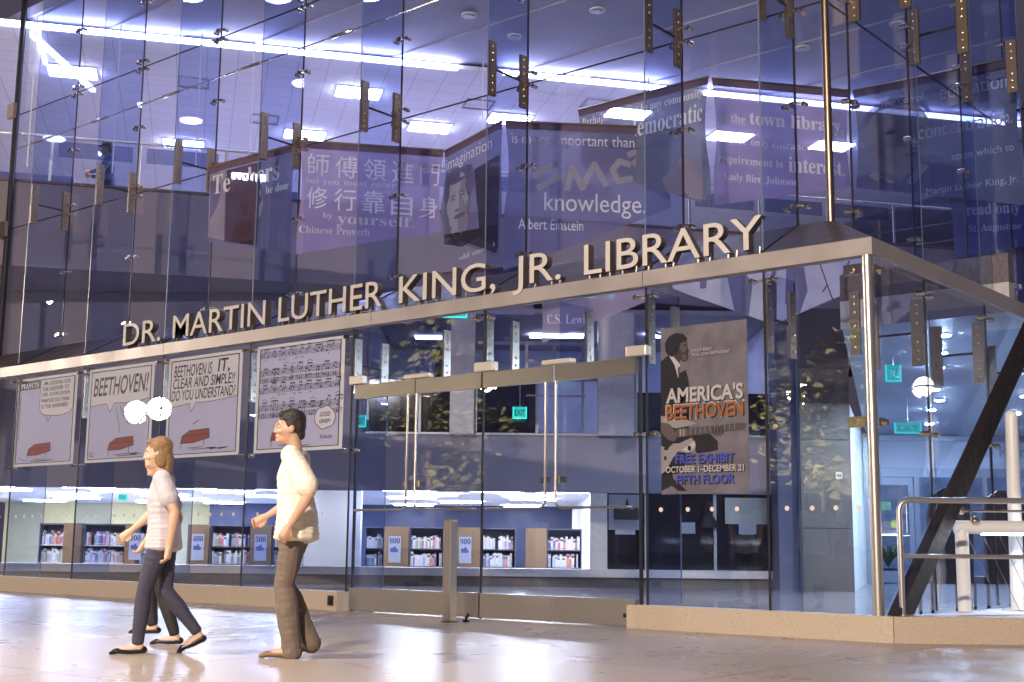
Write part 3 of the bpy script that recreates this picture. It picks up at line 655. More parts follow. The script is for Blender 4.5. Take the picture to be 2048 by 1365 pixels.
m = MB(); ib(m, (1.97, 2.66), (26.02, 26.03), (1.14, 1.84)); T = solo('skyline_picture', m, mat('grey_blue_print', (.20, .21, .28), .6), 'picture of a domed skyline on the hall window above the last door handle', 'picture')
m = MB(); Ps = lambda u, v: I(1.97 + u, 26.014, 1.14 + v)
fill(m, Ps, [(.1, .2), (.6, .2), (.6, .42), (.53, .46), (.48, .40), (.42, .42), (.40, .55), (.37, .64), (.345, .55), (.32, .42), (.26, .40), (.2, .47), (.1, .42)]); part('skyline', m, m_black, T)
m = MB(); m.ball(I(3.95, 26.0, 1.55), (.14, .05, .2), 10, 8); m.tube([I(3.95, 26, 1.2), I(3.95, 26, 1.45)], [.24, .1], 10); solo('dark_cutout', m, m_black, 'black portrait cutout on the dark hall window below the concert poster', 'picture', smooth=True)
# granite pillar
T = thing('granite_pillar', 'big dark granite pillar inside the hall behind the corner glass', 'pillar', I(6.1, 25.3, 0))
m = MB()
for z0, z1 in ((.005, 1.195), (1.205, 2.895), (2.905, 4.3), (4.31, 5.49)): ib(m, (5.60, 6.58), (25, 25.9), (z0, z1))
part('shaft', m, m_granite, T)
m = MB(); ib(m, (6.27, 6.40), (24.97, 24.995), (2.14, 2.28)); sp = part('switch_plate', m, m_satin, T)
m = MB(); ib(m, (6.30, 6.325), (24.955, 24.968), (2.19, 2.23)); ib(m, (6.345, 6.37), (24.955, 24.968), (2.19, 2.23)); part('switch', m, m_black, sp)
m = MB(); ib(m, (5.2, 5.585), (25.2, 25.9), (.005, 5.49)); solo('pillar_flank', m, mat('dark_grey_plaster', (.15, .14, .17), .7, nscale=3, namt=.1), 'narrow grey wall strip left of the granite pillar', 'wall')  # plain dark grey plaster with slight random mottling

# ---- vestibule at the right
m_vest = mat('vestibule_white', (.50, .54, .62), .6, nscale=2, namt=.04)
A_, B_, C_, D_ = Vector((-2.2, 4.1, 0)), Vector((-.06, 4.1, 0)), Vector((-.06, 26, 0)), Vector((-8.6, 18.8, 0))
m = MB(); m.poly([A_ + ZV * 3.6, B_ + ZV * 3.6, C_ + ZV * 3.6, D_ + ZV * 3.6], (0, 0, .06)); struct('vestibule_ceiling', m, m_vest)
m = MB(); m.box((-2.2, 4.05, 3.59), (-.06, 4.25, 3.95)); solo('vestibule_beam', m, m_sill, 'pale beam at the front edge of the vestibule ceiling', 'beam')
m = MB(); m.box((-2.2, 4.06, 3.955), (-.06, 4.22, 4.3)); solo('vestibule_upstand', m, m_base, 'dark plain wall above the vestibule beam', 'wall')
m = MB(); m.poly([I(6.585, 25.0, .004), I(8.6, 31.5, .004), I(8.45, 31.55, .004), I(6.585, 25.6, .004)], (0, 0, 3.59)); solo('vestibule_side_wall', m, m_vest, 'bright wall running back from the granite pillar', 'wall')
T = thing('inner_storefront', 'grey framed glass front with a door at the back of the vestibule', 'storefront', I(10, 31.6, 0))
m = MB(); m_alu = mat('grey_aluminium', (.30, .35, .42), .4, .6)
for s0, s1, z0, z1 in ((8.6, 8.72, 0.005, 3.59), (9.82, 9.95, .005, 2.56), (11.5, 11.6, .005, 2.56), (13.0, 13.1, .005, 3.59), (8.72, 13, 2.56, 2.78), (8.72, 13, 3.44, 3.59)): ib(m, (s0, s1), (31.55, 31.67), (z0, z1))
part('frame', m, m_alu, T)
m = MB(); ib(m, (9.95, 11.5), (31.6, 31.612), (.02, 2.56)); ib(m, (11.6, 13), (31.6, 31.612), (.02, 2.56)); part('pane', m, g_pane, T)
m = MB(); ib(m, (8.72, 13), (31.58, 31.62), (2.785, 3.435)); part('sign_band', m, m_vest, T)
m = MB(); Pb = lambda u, v: I(10.9 + u, 31.575, 2.95 + v)
put_text(m, 'mu', lambda u, v: Pb(.55 - u, v), .0, .0, .38, .2, .0); put_text(m, 'Kare', Pb, 1.05, .12, .85, .26, .012); part('lettering', m, m_alu, T)
dr = thing('inner_door', 'grey aluminium door with two glass lights at the back of the vestibule', 'door', I(9.3, 31.6, 0))
m = MB()
for s0, s1, z0, z1 in ((8.74, 8.88, .02, 2.54), (9.68, 9.81, .02, 2.54), (8.88, 9.68, 2.36, 2.54), (8.88, 9.68, .02, .30), (8.88, 9.68, 1.10, 1.18)): ib(m, (s0, s1), (31.57, 31.64), (z0, z1))
part('door_frame', m, m_alu, dr)
m = MB(); ib(m, (8.88, 9.68), (31.6, 31.612), (.30, 1.10)); ib(m, (8.88, 9.68), (31.6, 31.612), (1.18, 2.36)); part('pane', m, g_pane, dr)
m = MB(); m.tube([I(9.60, 31.5, 1.2), I(9.60, 31.5, 2.1)], .02, 8); m.tube([I(8.9, 31.5, 1.14), I(9.66, 31.5, 1.14)], .02, 8); part('handle', m, m_steel, dr, True)
m = MB(); m.tube([I(9.33, 31.565, 1.42), I(9.33, 31.56, 1.42)], .10, 16); part('round_sticker', m, mat('yellow_green_sticker', (.45, .55, .05), .5), dr)
m = MB(); ib(m, (9.0, 9.25), (31.562, 31.566), (1.75, 1.95)); part('paper_sticker', m, mat('green_sticker', (.15, .4, .2), .5), dr)
m = MB(); ib(m, (8.5, 13.5), (36, 36.2), (0, 3.6)); ib(m, (8.3, 8.5), (31.7, 36), (0, 3.6)); ib(m, (13.1, 13.3), (31.7, 36), (0, 3.6)); solo('shop_wall', m, mat('blue_grey_shop_wall', (.30, .36, .46), .6, nscale=2.2, namt=.25), 'blue grey walls of the room behind the inner storefront', 'wall')
m = MB(); ib(m, (8.5, 13.1), (31.7, 36), (3.5, 3.58)); struct('shop_ceiling', m, m_vest)
e_down = emis('downlight_lens', (.66, .84, 1), 2300)
rows = [(5.63, 16.59), (6.09, 18.1), (6.55, 19.62), (7.39, 22.36), (7.52 + .5, 24.0), (8.4, 25.69), (9.3, 28.6), (7.35, 17.4), (8.3, 20.2), (9.3, 23.2), (10.3, 26.2), (11.3, 29.2)]
for i, (s, d) in enumerate(rows):
    p = I(s, d, 3.595); T = thing('vestibule_downlight', 'small bright round lamp in the vestibule ceiling, in a line running back', 'ceiling light', p, 'round lamps in the vestibule ceiling')
    m = MB(); m.tube([p, p - ZV * .02], .10, 16); part('trim_ring', m, m_white, T)
    m = MB(); m.tube([p - ZV * .0205, p - ZV * .03], .075, 16); part('lens', m, e_down, T)
m = MB(); ib(m, (9.0, 12.8), (32.6, 32.7), (3.43, 3.49)); solo('shop_tube_light', m, emis('shop_tube', (.6, .8, 1), 70), 'long tube light in the ceiling behind the inner storefront', 'ceiling light')
for i, (s, d) in enumerate(((5.15, 15.2), (5.95, 15.6))):
    T = thing('high_back_chair', ['black high backed chair in the vestibule behind the diagonal beam', 'black high backed chair in the vestibule nearer the round column'][i], 'chair', I(s, d, 0), 'black chairs in the vestibule')
    m = MB(); Pc = lambda u, v: I(s + u, d, v)
    m.poly([Pc(*q) for q in [(-.24, .45), (.24, .45), (.26, 1.2), (.20, 1.45), (.08, 1.53), (-.08, 1.53), (-.20, 1.45), (-.26, 1.2)]], FH * .09); part('backrest', m, m_black, T)
    m = MB(); ib(m, (s - .26, s + .26), (d + .1, d + .6), (.42, .5)); part('seat', m, m_black, T)
    for q in ((-.22, .1), (.22, .1), (-.22, .55), (.22, .55)):
        m = MB(); m.tube([I(s + q[0], d + q[1], .005), I(s + q[0], d + q[1], .42)], .02, 8); part('leg', m, m_black, T)
T = thing('potted_fern', 'green fern in a dark pot behind the glass of the inner door', 'plant', I(9.35, 32.3, 0))
m = MB(); m.tube([I(9.35, 32.3, .005), I(9.35, 32.3, .35)], [.16, .22], 14); part('pot', m, m_black, T)
m = MB()
for k in range(70):
    a = random.uniform(0, 2 * PI); l = random.uniform(.35, .65); p = I(9.35, 32.3, .36); dv = Vector((math.cos(a), math.sin(a), 0)); sd = Vector((-dv.y, dv.x, 0)) * .025
    q = [p + dv * l * t_ + ZV * (l * .9 * math.sin(t_ * 2.0)) for t_ in (0, .35, .7, 1)]
    m.add([q[0] - sd * .3, q[0] + sd * .3, q[1] - sd, q[1] + sd, q[2] - sd, q[2] + sd, q[3]], [(0, 1, 3, 2), (2, 3, 5, 4), (4, 5, 6)])
part('fronds', m, mat('fern_green', (.06, .16, .05), .5), T)
# exit signs
e_exit = emis('exit_sign_face', (.03, .62, .52), 1.1); m_exd = mat('exit_sign_dark', (.0, .10, .10), .5); e_exb = emis('exit_sign_edge', (.05, .9, .8), 1.6)
def exit_sign(s, d, z, wd, h, lb, txt='EXIT', mirror=False):
    T = thing('exit_sign', lb, 'exit sign', I(s, d, z), 'glowing green exit signs')
    m = MB(); ib(m, (s - wd / 2, s + wd / 2), (d, d + .02), (z, z + h)); part('panel', m, e_exit, T)
    m = MB()
    for q in ((-wd / 2, wd / 2, 0, .02), (-wd / 2, -wd / 2 + .02, .02, h), (wd / 2 - .02, wd / 2, .02, h)): ib(m, (s + q[0], s + q[1]), (d - .012, d - .003), (z + q[2], z + q[3]))
    part('lit_edge', m, e_exb, T)
    m = MB(); P = (lambda u, v: I(s - wd / 2 + wd - u, d - .006, z + v)) if mirror else (lambda u, v: I(s - wd / 2 + u, d - .006, z + v))
    put_text(m, txt, P, wd * .14, h * .25, wd * .72, h * .5, .02); part('lettering', m, m_exd, T)
    m = MB(); m.tube([I(s, d + .01, z + h), I(s, d + .01, z + h + .5)], .012, 6); part('stem', m, m_alu, T)
exit_sign(-.91, 20, 4.34, .40, .22, 'green exit sign peeping below the canopy over the second door')
exit_sign(1.365, 20, 4.68, .46, .22, 'green exit sign peeping below the canopy over the third door')
exit_sign(5.55, 18.6, 3.22, .23, .25, 'cyan exit sign hanging in the vestibule beside the corner post', mirror=True)
exit_sign(7.4, 24, 2.95, .5, .2, 'dim green exit sign far back in the vestibule beside the second side joint')
exit_sign(.17, 25.6, 3.30, .28, .24, 'green exit sign before the dark office window over the third door')
exit_sign(-2.97, 25.6, 3.10, .17, .24, 'small green panel imitating a mirrored exit sign before the dark office window at the music poster')  # stands in for an exit sign's reflection in the glass
exit_sign(-9.1, 30.5, 1.75, .22, .14, 'green exit sign in the reading room at the left')

# ------------------------------------------------------------------ banners
def cloth(name, col, tl=.30, tp=.20):
    m = bpy.data.materials.new(name); m.use_nodes = True; t = m.node_tree; b = t.nodes['Principled BSDF']
    b.inputs['Base Color'].default_value = (*col, 1); b.inputs['Roughness'].default_value = .85; b.inputs['Specular IOR Level'].default_value = .15
    tc = t.nodes.new('ShaderNodeTexCoord'); n = t.nodes.new('ShaderNodeTexNoise'); n.inputs['Scale'].default_value = 2.2; n.inputs['Detail'].default_value = 5
    t.links.new(tc.outputs['Object'], n.inputs['Vector']); r = t.nodes.new('ShaderNodeMapRange'); r.inputs[1].default_value = .3; r.inputs[2].default_value = .7; r.inputs[3].default_value = .86; r.inputs[4].default_value = 1.12
    t.links.new(n.outputs['Fac'], r.inputs[0]); s = t.nodes.new('ShaderNodeVectorMath'); s.operation = 'SCALE'; s.inputs[0].default_value = col; t.links.new(r.outputs[0], s.inputs['Scale']); t.links.new(s.outputs[0], b.inputs['Base Color'])
    tr = t.nodes.new('ShaderNodeBsdfTranslucent'); t.links.new(s.outputs[0], tr.inputs[0]); tp_ = t.nodes.new('ShaderNodeBsdfTransparent')
    m1 = t.nodes.new('ShaderNodeMixShader'); m1.inputs[0].default_value = tl; t.links.new(b.outputs[0], m1.inputs[1]); t.links.new(tr.outputs[0], m1.inputs[2])
    m2 = t.nodes.new('ShaderNodeMixShader'); m2.inputs[0].default_value = tp; t.links.new(m1.outputs[0], m2.inputs[1]); t.links.new(tp_.outputs[0], m2.inputs[2])
    t.links.new(m2.outputs[0], t.nodes['Material Output'].inputs[0]); MATS[name] = m; return m
c_mauve = cloth('mauve_cloth', (.34, .27, .50)); c_slate = cloth('slate_cloth', (.19, .18, .33)); c_grey = cloth('grey_blue_cloth', (.20, .22, .30), .15, .2)
c_dark = cloth('dark_print_cloth', (.07, .05, .075)); c_pale = cloth('pale_print_cloth', (.48, .46, .56)); c_pink = cloth('pinkish_cloth', (.42, .34, .42)); c_maroon = cloth('maroon_print_cloth', (.12, .075, .12))
c_tan = cloth('tan_print_cloth', (.50, .47, .52)); c_hem = cloth('brown_hem_cloth', (.16, .11, .15), .1, 0); c_text = cloth('pale_letter_print', (.85, .85, .92), .15, 0); c_text2 = cloth('dim_letter_print', (.66, .66, .72), .15, 0)
c_skin = cloth('grey_portrait_print', (.30, .30, .34), .15, .1); c_lav = cloth('lavender_print', (.44, .38, .48)); c_white = cloth('whitish_cloth', (.62, .62, .74))
class Banner:
    def __init__(s, label, cm, TL, TR, lenL, lenR, hem=.10, seed=0, amp=.02):
        s.a, s.b = I(*TL), I(*TR); s.l0, s.l1 = lenL, lenR; s.n = (s.b - s.a).cross(ZV).normalized()
        if s.n.dot(FH) > 0: s.n = -s.n
        s.seed = seed; s.amp = amp; s.w = (s.b - s.a).length
        s.T = thing('hanging_banner', label, 'banner', (s.a + s.b) / 2, 'banners hanging in the hall')
        m = MB(); N, M = 22, 16
        top = hem
        vs = [s.P(i / N, top + (s.ln(i / N) - top) * j / M) for j in range(M + 1) for i in range(N + 1)]
        vb = [p - s.n * .004 for p in vs]; o = len(vs)
        fs = [(j * (N + 1) + i, j * (N + 1) + i + 1, (j + 1) * (N + 1) + i + 1, (j + 1) * (N + 1) + i) for j in range(M) for i in range(N)]
        m.add(vs, fs); part('cloth', m, cm, s.T, True)
        m = MB(); h = [s.P(i / N, y, .004) for y in (0, hem) for i in range(N + 1)]
        m.add(h, [(i, i + 1, N + 2 + i, N + 1 + i) for i in range(N)]); part('top_hem', m, c_hem, s.T)
        m = MB(); m.tube([s.a + ZV * .01, s.b + ZV * .01], .018, 8); part('hanging_rod', m, m_bronze, s.T, True)
    def ln(s, u): return s.l0 + (s.l1 - s.l0) * u
    def P(s, u, y, off=0):
        r = s.amp * (math.sin(u * 9 + s.seed + y * 1.3) * .5 + math.sin(u * 3.1 + y * 2.2 + s.seed * 2)) * min(1, y * 1.2)
        e = .05 * math.exp(-((u - 0) * 14) ** 2) * math.sin(min(1, y / 1.3) * PI) + .05 * math.exp(-((1 - u) * 14) ** 2) * math.sin(min(1, y / 1.3) * PI)
        uu = u + (e if u < .5 else -e) * .5
        return s.a + (s.b - s.a) * uu - ZV * y + s.n * (r + off)
    def text(s, rows, m=None):
        mb = MB()
        for body, u0, y0, wd, h, *r in rows:
            put_text(mb, body, lambda u, v: s.P(u, y0 + h - v, .014), u0, 0, wd, h, r[0] if r else 0, r[1] if len(r) > 1 else 0)
        part('lettering', mb, m or c_text, s.T)
    def art(s, nm, polys, m, off=.005):
        mb = MB()
        for pl in polys:
            fill(mb, lambda u, y: s.P(u, y, off), pl)
        part(nm, mb, m, s.T)
    def stroke(s, nm, lines, wd, m, off=.008):
        mb = MB(); k = s.w
        for l in lines: ribbon(mb, lambda x, y: s.P(x / k, y, off), [(u * k, y) for u, y in l], wd)
        part(nm, mb, m, s.T)
b = Banner("dark photo banner reading Teachers open the door, far left of the banners", c_slate, (-4.65, 19.1, 6.48), (-3.16, 18.0, 6.5), 1.16, 1.60, seed=1)
b.art('photo_strip', [[(.0, .12), (.20, .12), (.20, 1.2), (.0, 1.1)]], c_lav); b.art('photo_ground', [[(.21, .12), (.62, .12), (.62, 1.40), (.21, 1.22)]], c_maroon)
b.art('figure', [ell(.43, .78, .07, .12), [(.32, .95), (.54, .95), (.58, 1.38), (.30, 1.25)]], c_dark, .007); b.art('figure_face', [ell(.40, .80, .04, .10, 14)], c_tan, .009)
b.art('curtain_folds', [[(.66 + i * .06, .13), (.69 + i * .06, .13), (.69 + i * .06, 1.44 + .02 * i), (.66 + i * .06, 1.43 + .02 * i)] for i in range(5)], c_grey); b.art('hand', [[(.60, .80), (.66, .72), (.64, .95), (.60, 1.0)]], c_tan, .009)
b.text([(ser('Teachers'), .05, .16, .78, .30, .0), (ser('open the door'), .46, .52, .50, .15, .0)])
b = Banner('mauve banner with ten large Chinese characters and a proverb in English', c_mauve, (-3.1, 18.0, 6.56), (-1.04, 18.4, 6.56), 1.68, 1.22, seed=2, amp=.014)
R1 = '師傅領進門'; R2 = '修行靠自身'
b.text([(ch, .05 + .196 * i, .17 + .012 * i, .155, .33, .0) for i, ch in enumerate(R1)] + [(ch, .05 + .196 * i, .66 + .012 * i, .150, .33, .0) for i, ch in enumerate(R2)])
b.text([(ser('but you must enter'), .03, .53, .64, .12), (ser('by'), .17, 1.04, .07, .11), (ser('yourself.'), .27, 1.04, .53, .20), (ser('Chinese Proverb'), .015, 1.25, .48, .11)], c_text2)
b = Banner('narrow dark portrait banner topped with the word imagination', c_slate, (-1.02, 18.35, 6.53), (-.16, 17.1, 6.59), 1.28, 1.95, seed=3)
b.art('portrait_hair', [ell(.22, .85, .27, .46)], c_grey); b.art('dark_ground', [[(.55, .5), (.97, .45), (.97, 1.8), (.62, 1.5)]], c_dark, .0045); b.art('portrait_face', [ell(.26, .80, .20, .38, 36), ell(.27, 1.05, .155, .36, 36)], c_white, .007)
b.art('portrait_shade', [ell(.38, .84, .085, .30, 24), ell(.36, 1.18, .09, .20, 24)], c_lav, .008); b.art('portrait_features', [ell(.19, .80, .045, .014, 12), ell(.36, .79, .045, .014, 12), ell(.19, .75, .06, .012, 12), ell(.36, .74, .06, .012, 12), ell(.30, 1.08, .10, .035, 16), ell(.27, .99, .05, .02, 12)], c_grey, .010); b.art('portrait_locks', [ell(.26, .46, .24, .12, 24), ell(.05, .62, .07, .22, 20), ell(.48, .62, .07, .24, 20)], c_slate, .009)
b.art('jacket', [[(.02, 1.40), (.20, 1.36), (.34, 1.55), (.55, 1.38), (.95, 1.45), (.95, 1.85), (.02, 1.26)]], c_dark, .006)
b.text([('imagination', .04, .15, .80, .22)]); b.text([(ser('old enough'), .30, 1.66, .62, .10)], c_text2)
b = Banner('slate banner reading is more important than knowledge over a chalk equation', c_slate, (-.13, 17.1, 6.58), (2.21, 17.35, 6.59), 2.10, 1.14, seed=4, amp=.012)
b.stroke('chalk_equation', [[(.18, .74), (.30, .58)], [(.20, .92), (.33, .74)], [(.37, .92), (.40, .62), (.46, .90), (.53, .55), (.60, .84)], [(.74, .54), (.68, .50), (.64, .62), (.67, .78), (.75, .74)], [(.74, .40), (.79, .34), (.82, .40), (.77, .52), (.85, .52)]], .085, c_tan)
b.text([('is more important than', .03, .15, .74, .20), ('knowledge.', .235, .98, .60, .34), ('Albert Einstein', .085, 1.36, .38, .15)])
b = Banner('grey blue banner about community and democracy, behind the knowledge banner', c_grey, (.92, 17.9, 7.03), (2.61, 16.6, 7.07), .82, 1.78, seed=5)
b.text([(ser('Perhaps no place in any community'), .03, .14, .94, .15), (ser('is so democratic'), .14, .34, .84, .26)]); b.art('photo_figures', [[(.66, 1.3), (.80, 1.05), (.92, 1.15), (.97, 1.7), (.7, 1.5)], [(.1, .62), (.3, .5), (.34, .9), (.12, .85)]], c_lav)
b = Banner('mauve pink banner about the town library left of the corner tube', c_mauve, (2.65, 16.6, 7.05), (4.6, 17.0, 7.04), 1.76, 1.36, seed=6)
b.text([(ser('as the'), .03, .48, .20, .13), (ser('town library.'), .26, .42, .70, .24, .006), (ser('The only entrance'), .12, .80, .58, .13), (ser('requirement is'), .02, 1.06, .48, .14), (ser('interest.'), .54, 1.00, .42, .22, .006), (ser('Lady Bird Johnson'), .07, 1.30, .54, .13)])
b = Banner('blue grey portrait banner about complete education right of the corner tube', c_grey, (4.63, 16.9, 7.0), (6.34, 15.5, 6.96), 1.36, 1.92, seed=7)
b.art('portrait_head', [ell(.265, .68, .205, .42, 40), ell(.285, .92, .16, .36, 40)], c_skin)
b.art('portrait_hair', [ell(.265, .50, .215, .28, 24, PI, 2 * PI) + ell(.275, .52, .185, .20, 24, 2 * PI, PI)], c_slate, .007)
b.art('portrait_features', [ell(.24, .68, .05, .025, 10), ell(.39, .67, .04, .025, 10), ell(.33, 1.02, .07, .03, 12), [(.31, .70), (.36, .88), (.29, .88)], ell(.33, .95, .08, .015, 10)], c_slate, .009)
b.art('suit', [[(.0, 1.22), (.13, 1.16), (.28, 1.36), (.42, 1.14), (.62, 1.28), (.62, 1.66), (.0, 1.36)]], c_slate, .006); b.art('shirt_collar', [[(.12, 1.16), (.28, 1.42), (.20, 1.42), (.08, 1.22)], [(.40, 1.16), (.30, 1.42), (.36, 1.44), (.46, 1.22)]], c_pale, .008)
b.text([('The complete', .17, .22, .36, .12), ('education', .54, .16, .40, .20), ('concentration.', .40, .66, .57, .18), ('upon which to', .60, 1.10, .36, .13), ('Martin Luther King, Jr.', .44, 1.52, .53, .12)], c_text2)
b = Banner('small dark banner reading read only under the portrait banner', c_slate, (6.1, 17.5, 5.70), (7.3, 17.0, 5.66), .88, .72, seed=8)
b.text([(ser('read only'), .16, .13, .54, .20, .006), (ser('St. Augustine'), .18, .42, .52, .13)])
b = Banner('pinkish banner tip with an author name seen under the canopy above the third door', c_pink, (.41, 19.0, 4.80), (2.14, 19.3, 4.84), 1.02, .30, seed=9)
b.text([(ser('C.S. Lewis'), .05, .57, .38, .14)]); b.art('photo_shade', [[(.5, .12), (.62, .12), (.56, .5), (.46, .6)]], c_lav)
b = Banner('whitish drawing banner with dark figures under the canopy above the concert poster', c_white, (2.31, 18.5, 5.0), (3.61, 17.5, 4.95), .45, 1.10, seed=10)
b.art('drawn_figures', [[(.55, .25), (.70, .2), (.80, .5), (.76, .95), (.62, .85), (.58, .5)], [(.30, .2), (.38, .2), (.36, .5), (.30, .5)]], c_slate)
b = Banner('whitish drawing banner with tree sketches beside the corner post', c_white, (3.63, 17.5, 4.95), (5.07, 18.0, 5.0), 1.08, .45, seed=11)
b.art('drawn_figures', [[(.12, .3), (.30, .2), (.34, .6), (.24, .95), (.10, .8)]], c_slate); b.stroke('drawn_branches', [[(.45, .1), (.55, .5), (.6, .7)], [(.55, .5), (.5, .6)], [(.8, .12), (.7, .4)]], .02, c_dark)
b = Banner('dark bluish lower banner behind the first doors, mostly hidden by the canopy', c_slate, (-1.3, 19.4, 4.9), (.35, 18.6, 4.9), .6, .75, seed=12)

# ------------------------------------------------------------------ posters behind the glass
m_paper = mat('poster_paper', (.86, .84, .84), .6, nscale=3, namt=.03); m_lav = mat('poster_lavender', (.60, .59, .80), .6, nscale=3, namt=.03); m_pink = mat('poster_speech_paper', (.82, .78, .82), .6)
m_pink2 = m_ink2 = mat('poster_black_ink', (.015, .013, .015), .5); m_red = mat('poster_piano_red', (.33, .06, .045), .6)
def poster(label, x0, x1, z0=2.0, z1=3.455, pm=None):
    T = thing('poster', label, 'poster', ((x0 + x1) / 2, .03, z0), 'posters taped inside the glass wall')
    m = MB(); m.box((x0, .03, z0), (x1, .036, z1)); part('paper_sheet', m, pm or m_paper, T)
    def L(nm, mt, k):
        m = MB(); P = lambda u, v: Vector((x0 + u * (x1 - x0), .0295 - .0012 * k, z0 + v * (z1 - z0))); return m, P, (lambda: part(nm, m, mt, T))
    return T, L, (x1 - x0), (z1 - z0)
def frame_lines(L, W, H):
    m, P, dn = L('picture_ground', m_lav, 0); fill(m, P, [(.035, .03), (.965, .03), (.965, .97), (.035, .97)]); dn()
    m, P, dn = L('border_line', m_ink2, 1.5)
    for u0, u1, v0, v1 in ((.035, .045, .03, .97), (.955, .965, .03, .97), (.035, .965, .03, .037), (.035, .965, .963, .97)): fill(m, P, [(u0, v0), (u1, v0), (u1, v1), (u0, v1)])
    dn()
def piano(L, u0, v0, s=1, k=2.5):
    m, P, dn = L('toy_piano', m_red, k); fill(m, P, [(u0, v0 + .02), (u0 + .02 * s, v0 + .09), (u0 + .12 * s, v0 + .14), (u0 + .38 * s, v0 + .15), (u0 + .39 * s, v0 + .06), (u0 + .18 * s, v0 + .02)]); dn()
    m, P, dn = L('piano_outline', m_ink2, k + 1)
    Q = lambda u, v: P(u, v)
    for l in ([(u0, v0 + .02), (u0 + .02 * s, v0 + .09), (u0 + .12 * s, v0 + .14), (u0 + .38 * s, v0 + .15), (u0 + .39 * s, v0 + .06), (u0 + .18 * s, v0 + .02), (u0, v0 + .02)], [(u0 + .02 * s, v0 + .09), (u0 + .39 * s, v0 + .10)], [(u0 + .32 * s, v0 + .05), (u0 + .32 * s, v0 - .02)], [(u0 + .01 * s, v0 + .02), (u0 + .01 * s, v0 - .04)], [(u0 + .1, v0 - .03), (u0 + .3, v0 - .025)], [(u0 + .15, v0 - .045), (u0 + .45, v0 - .04)]): ribbon(m, Q, l, .006)
    dn()
def bubble(L, pts, k=1): 
    m, P, dn = L('speech_bubble', m_pink, k); fill(m, P, pts); dn()
    m, P, dn = L('bubble_line', m_ink2, k + 1); ribbon(m, P, pts, .006, True); dn()
def words(L, rows, k=3):
    m, P, dn = L('lettering', m_ink2, k)
    for body, u, v, wd, h, *r in rows: put_text(m, body, P, u, v, wd, h, r[0] if r else .008, .10)
    dn()
def strokes(L, nm, lines, wd=.006, k=2.2, mt=None):
    m, P, dn = L(nm, mt or m_ink2, k)
    for l in lines: ribbon(m, P, l, wd)
    dn()
T, L, W, H = poster('comic strip poster with a title block and small speech bubble, leftmost', -15.06, -13.27); frame_lines(L, W, H)
m, P, dn = L('title_block', m_ink2, 2.4); fill(m, P, [(.045, .87), (.39, .87), (.39, .962), (.045, .962)]); dn()
m, P, dn = L('title_lettering', m_paper, 3.4); put_text(m, ser('PEANUTS'), P, .06, .885, .31, .058, .015); dn()
bubble(L, [(.40, .962), (.95, .962), (.95, .62), (.90, .57), (.78, .545), (.55, .55), (.44, .58), (.40, .64)])
words(L, [("I'M LOOKING FOR", .45, .895, .44, .045), ('THE ANSWER TO', .43, .83, .44, .045), ('LIFE, SCHROEDER.', .43, .765, .47, .045), ('WHAT DO YOU THINK', .42, .70, .47, .045), ('IS THE ANSWER?', .43, .635, .44, .045)], 3)
piano(L, .24, .10, 1.0); strokes(L, 'small_strokes', [[(.10, .10), (.22, .06)], [(.3, .05), (.62, .055)], [(.07, .80), (.07, .30)], [(.52, .545), (.56, .48), (.60, .545)]])
T, L, W, H = poster('comic strip poster with BEETHOVEN! in big letters above a red toy piano', -12.93, -11.22); frame_lines(L, W, H)
bubble(L, [(.045, .962), (.955, .962), (.955, .63), (.7, .60), (.42, .615), (.36, .52), (.30, .615), (.045, .60)])
words(L, [('BEETHOVEN!', .08, .70, .83, .20, .012)]); piano(L, .36, .10, 1.0)
strokes(L, 'motion_lines', [[(.45, .57), (.50, .42), (.53, .30)], [(.52, .57), (.57, .47)], [(.60, .55), (.63, .46), (.64, .38)], [(.62, .075), (.82, .08), (.70, .065), (.88, .07)], [(.08, .07), (.14, .065)]])
m, P, dn = L('date_lettering', m_ink2, 3); put_text(m, '3-22', P, .06, .08, .07, .03); dn()
T, L, W, H = poster('comic strip poster whose words end DO YOU UNDERSTAND?', -10.86, -9.17); frame_lines(L, W, H)
bubble(L, [(.045, .962), (.955, .962), (.955, .56), (.6, .53), (.40, .53), (.34, .44), (.32, .53), (.045, .50)])
words(L, [('BEETHOVEN IS', .08, .80, .52, .12, .010), ('IT,', .68, .79, .16, .15, .02), ('CLEAR AND SIMPLE!!', .07, .685, .84, .105, .010), ('DO YOU UNDERSTAND?', .06, .565, .86, .105, .010)]); piano(L, .22, .12, 1.0)
strokes(L, 'motion_lines', [[(.38, .32), (.46, .36)], [(.36, .24), (.44, .20)], [(.56, .08), (.70, .085), (.62, .07), (.86, .08), (.74, .065)]], .008)
T, L, W, H = poster('comic strip poster filled with printed music staves beside the entrance doors', -8.85, -7.11); frame_lines(L, W, H)
m, P, dn = L('music_staves', m_ink2, 2); rn = random.Random(3)
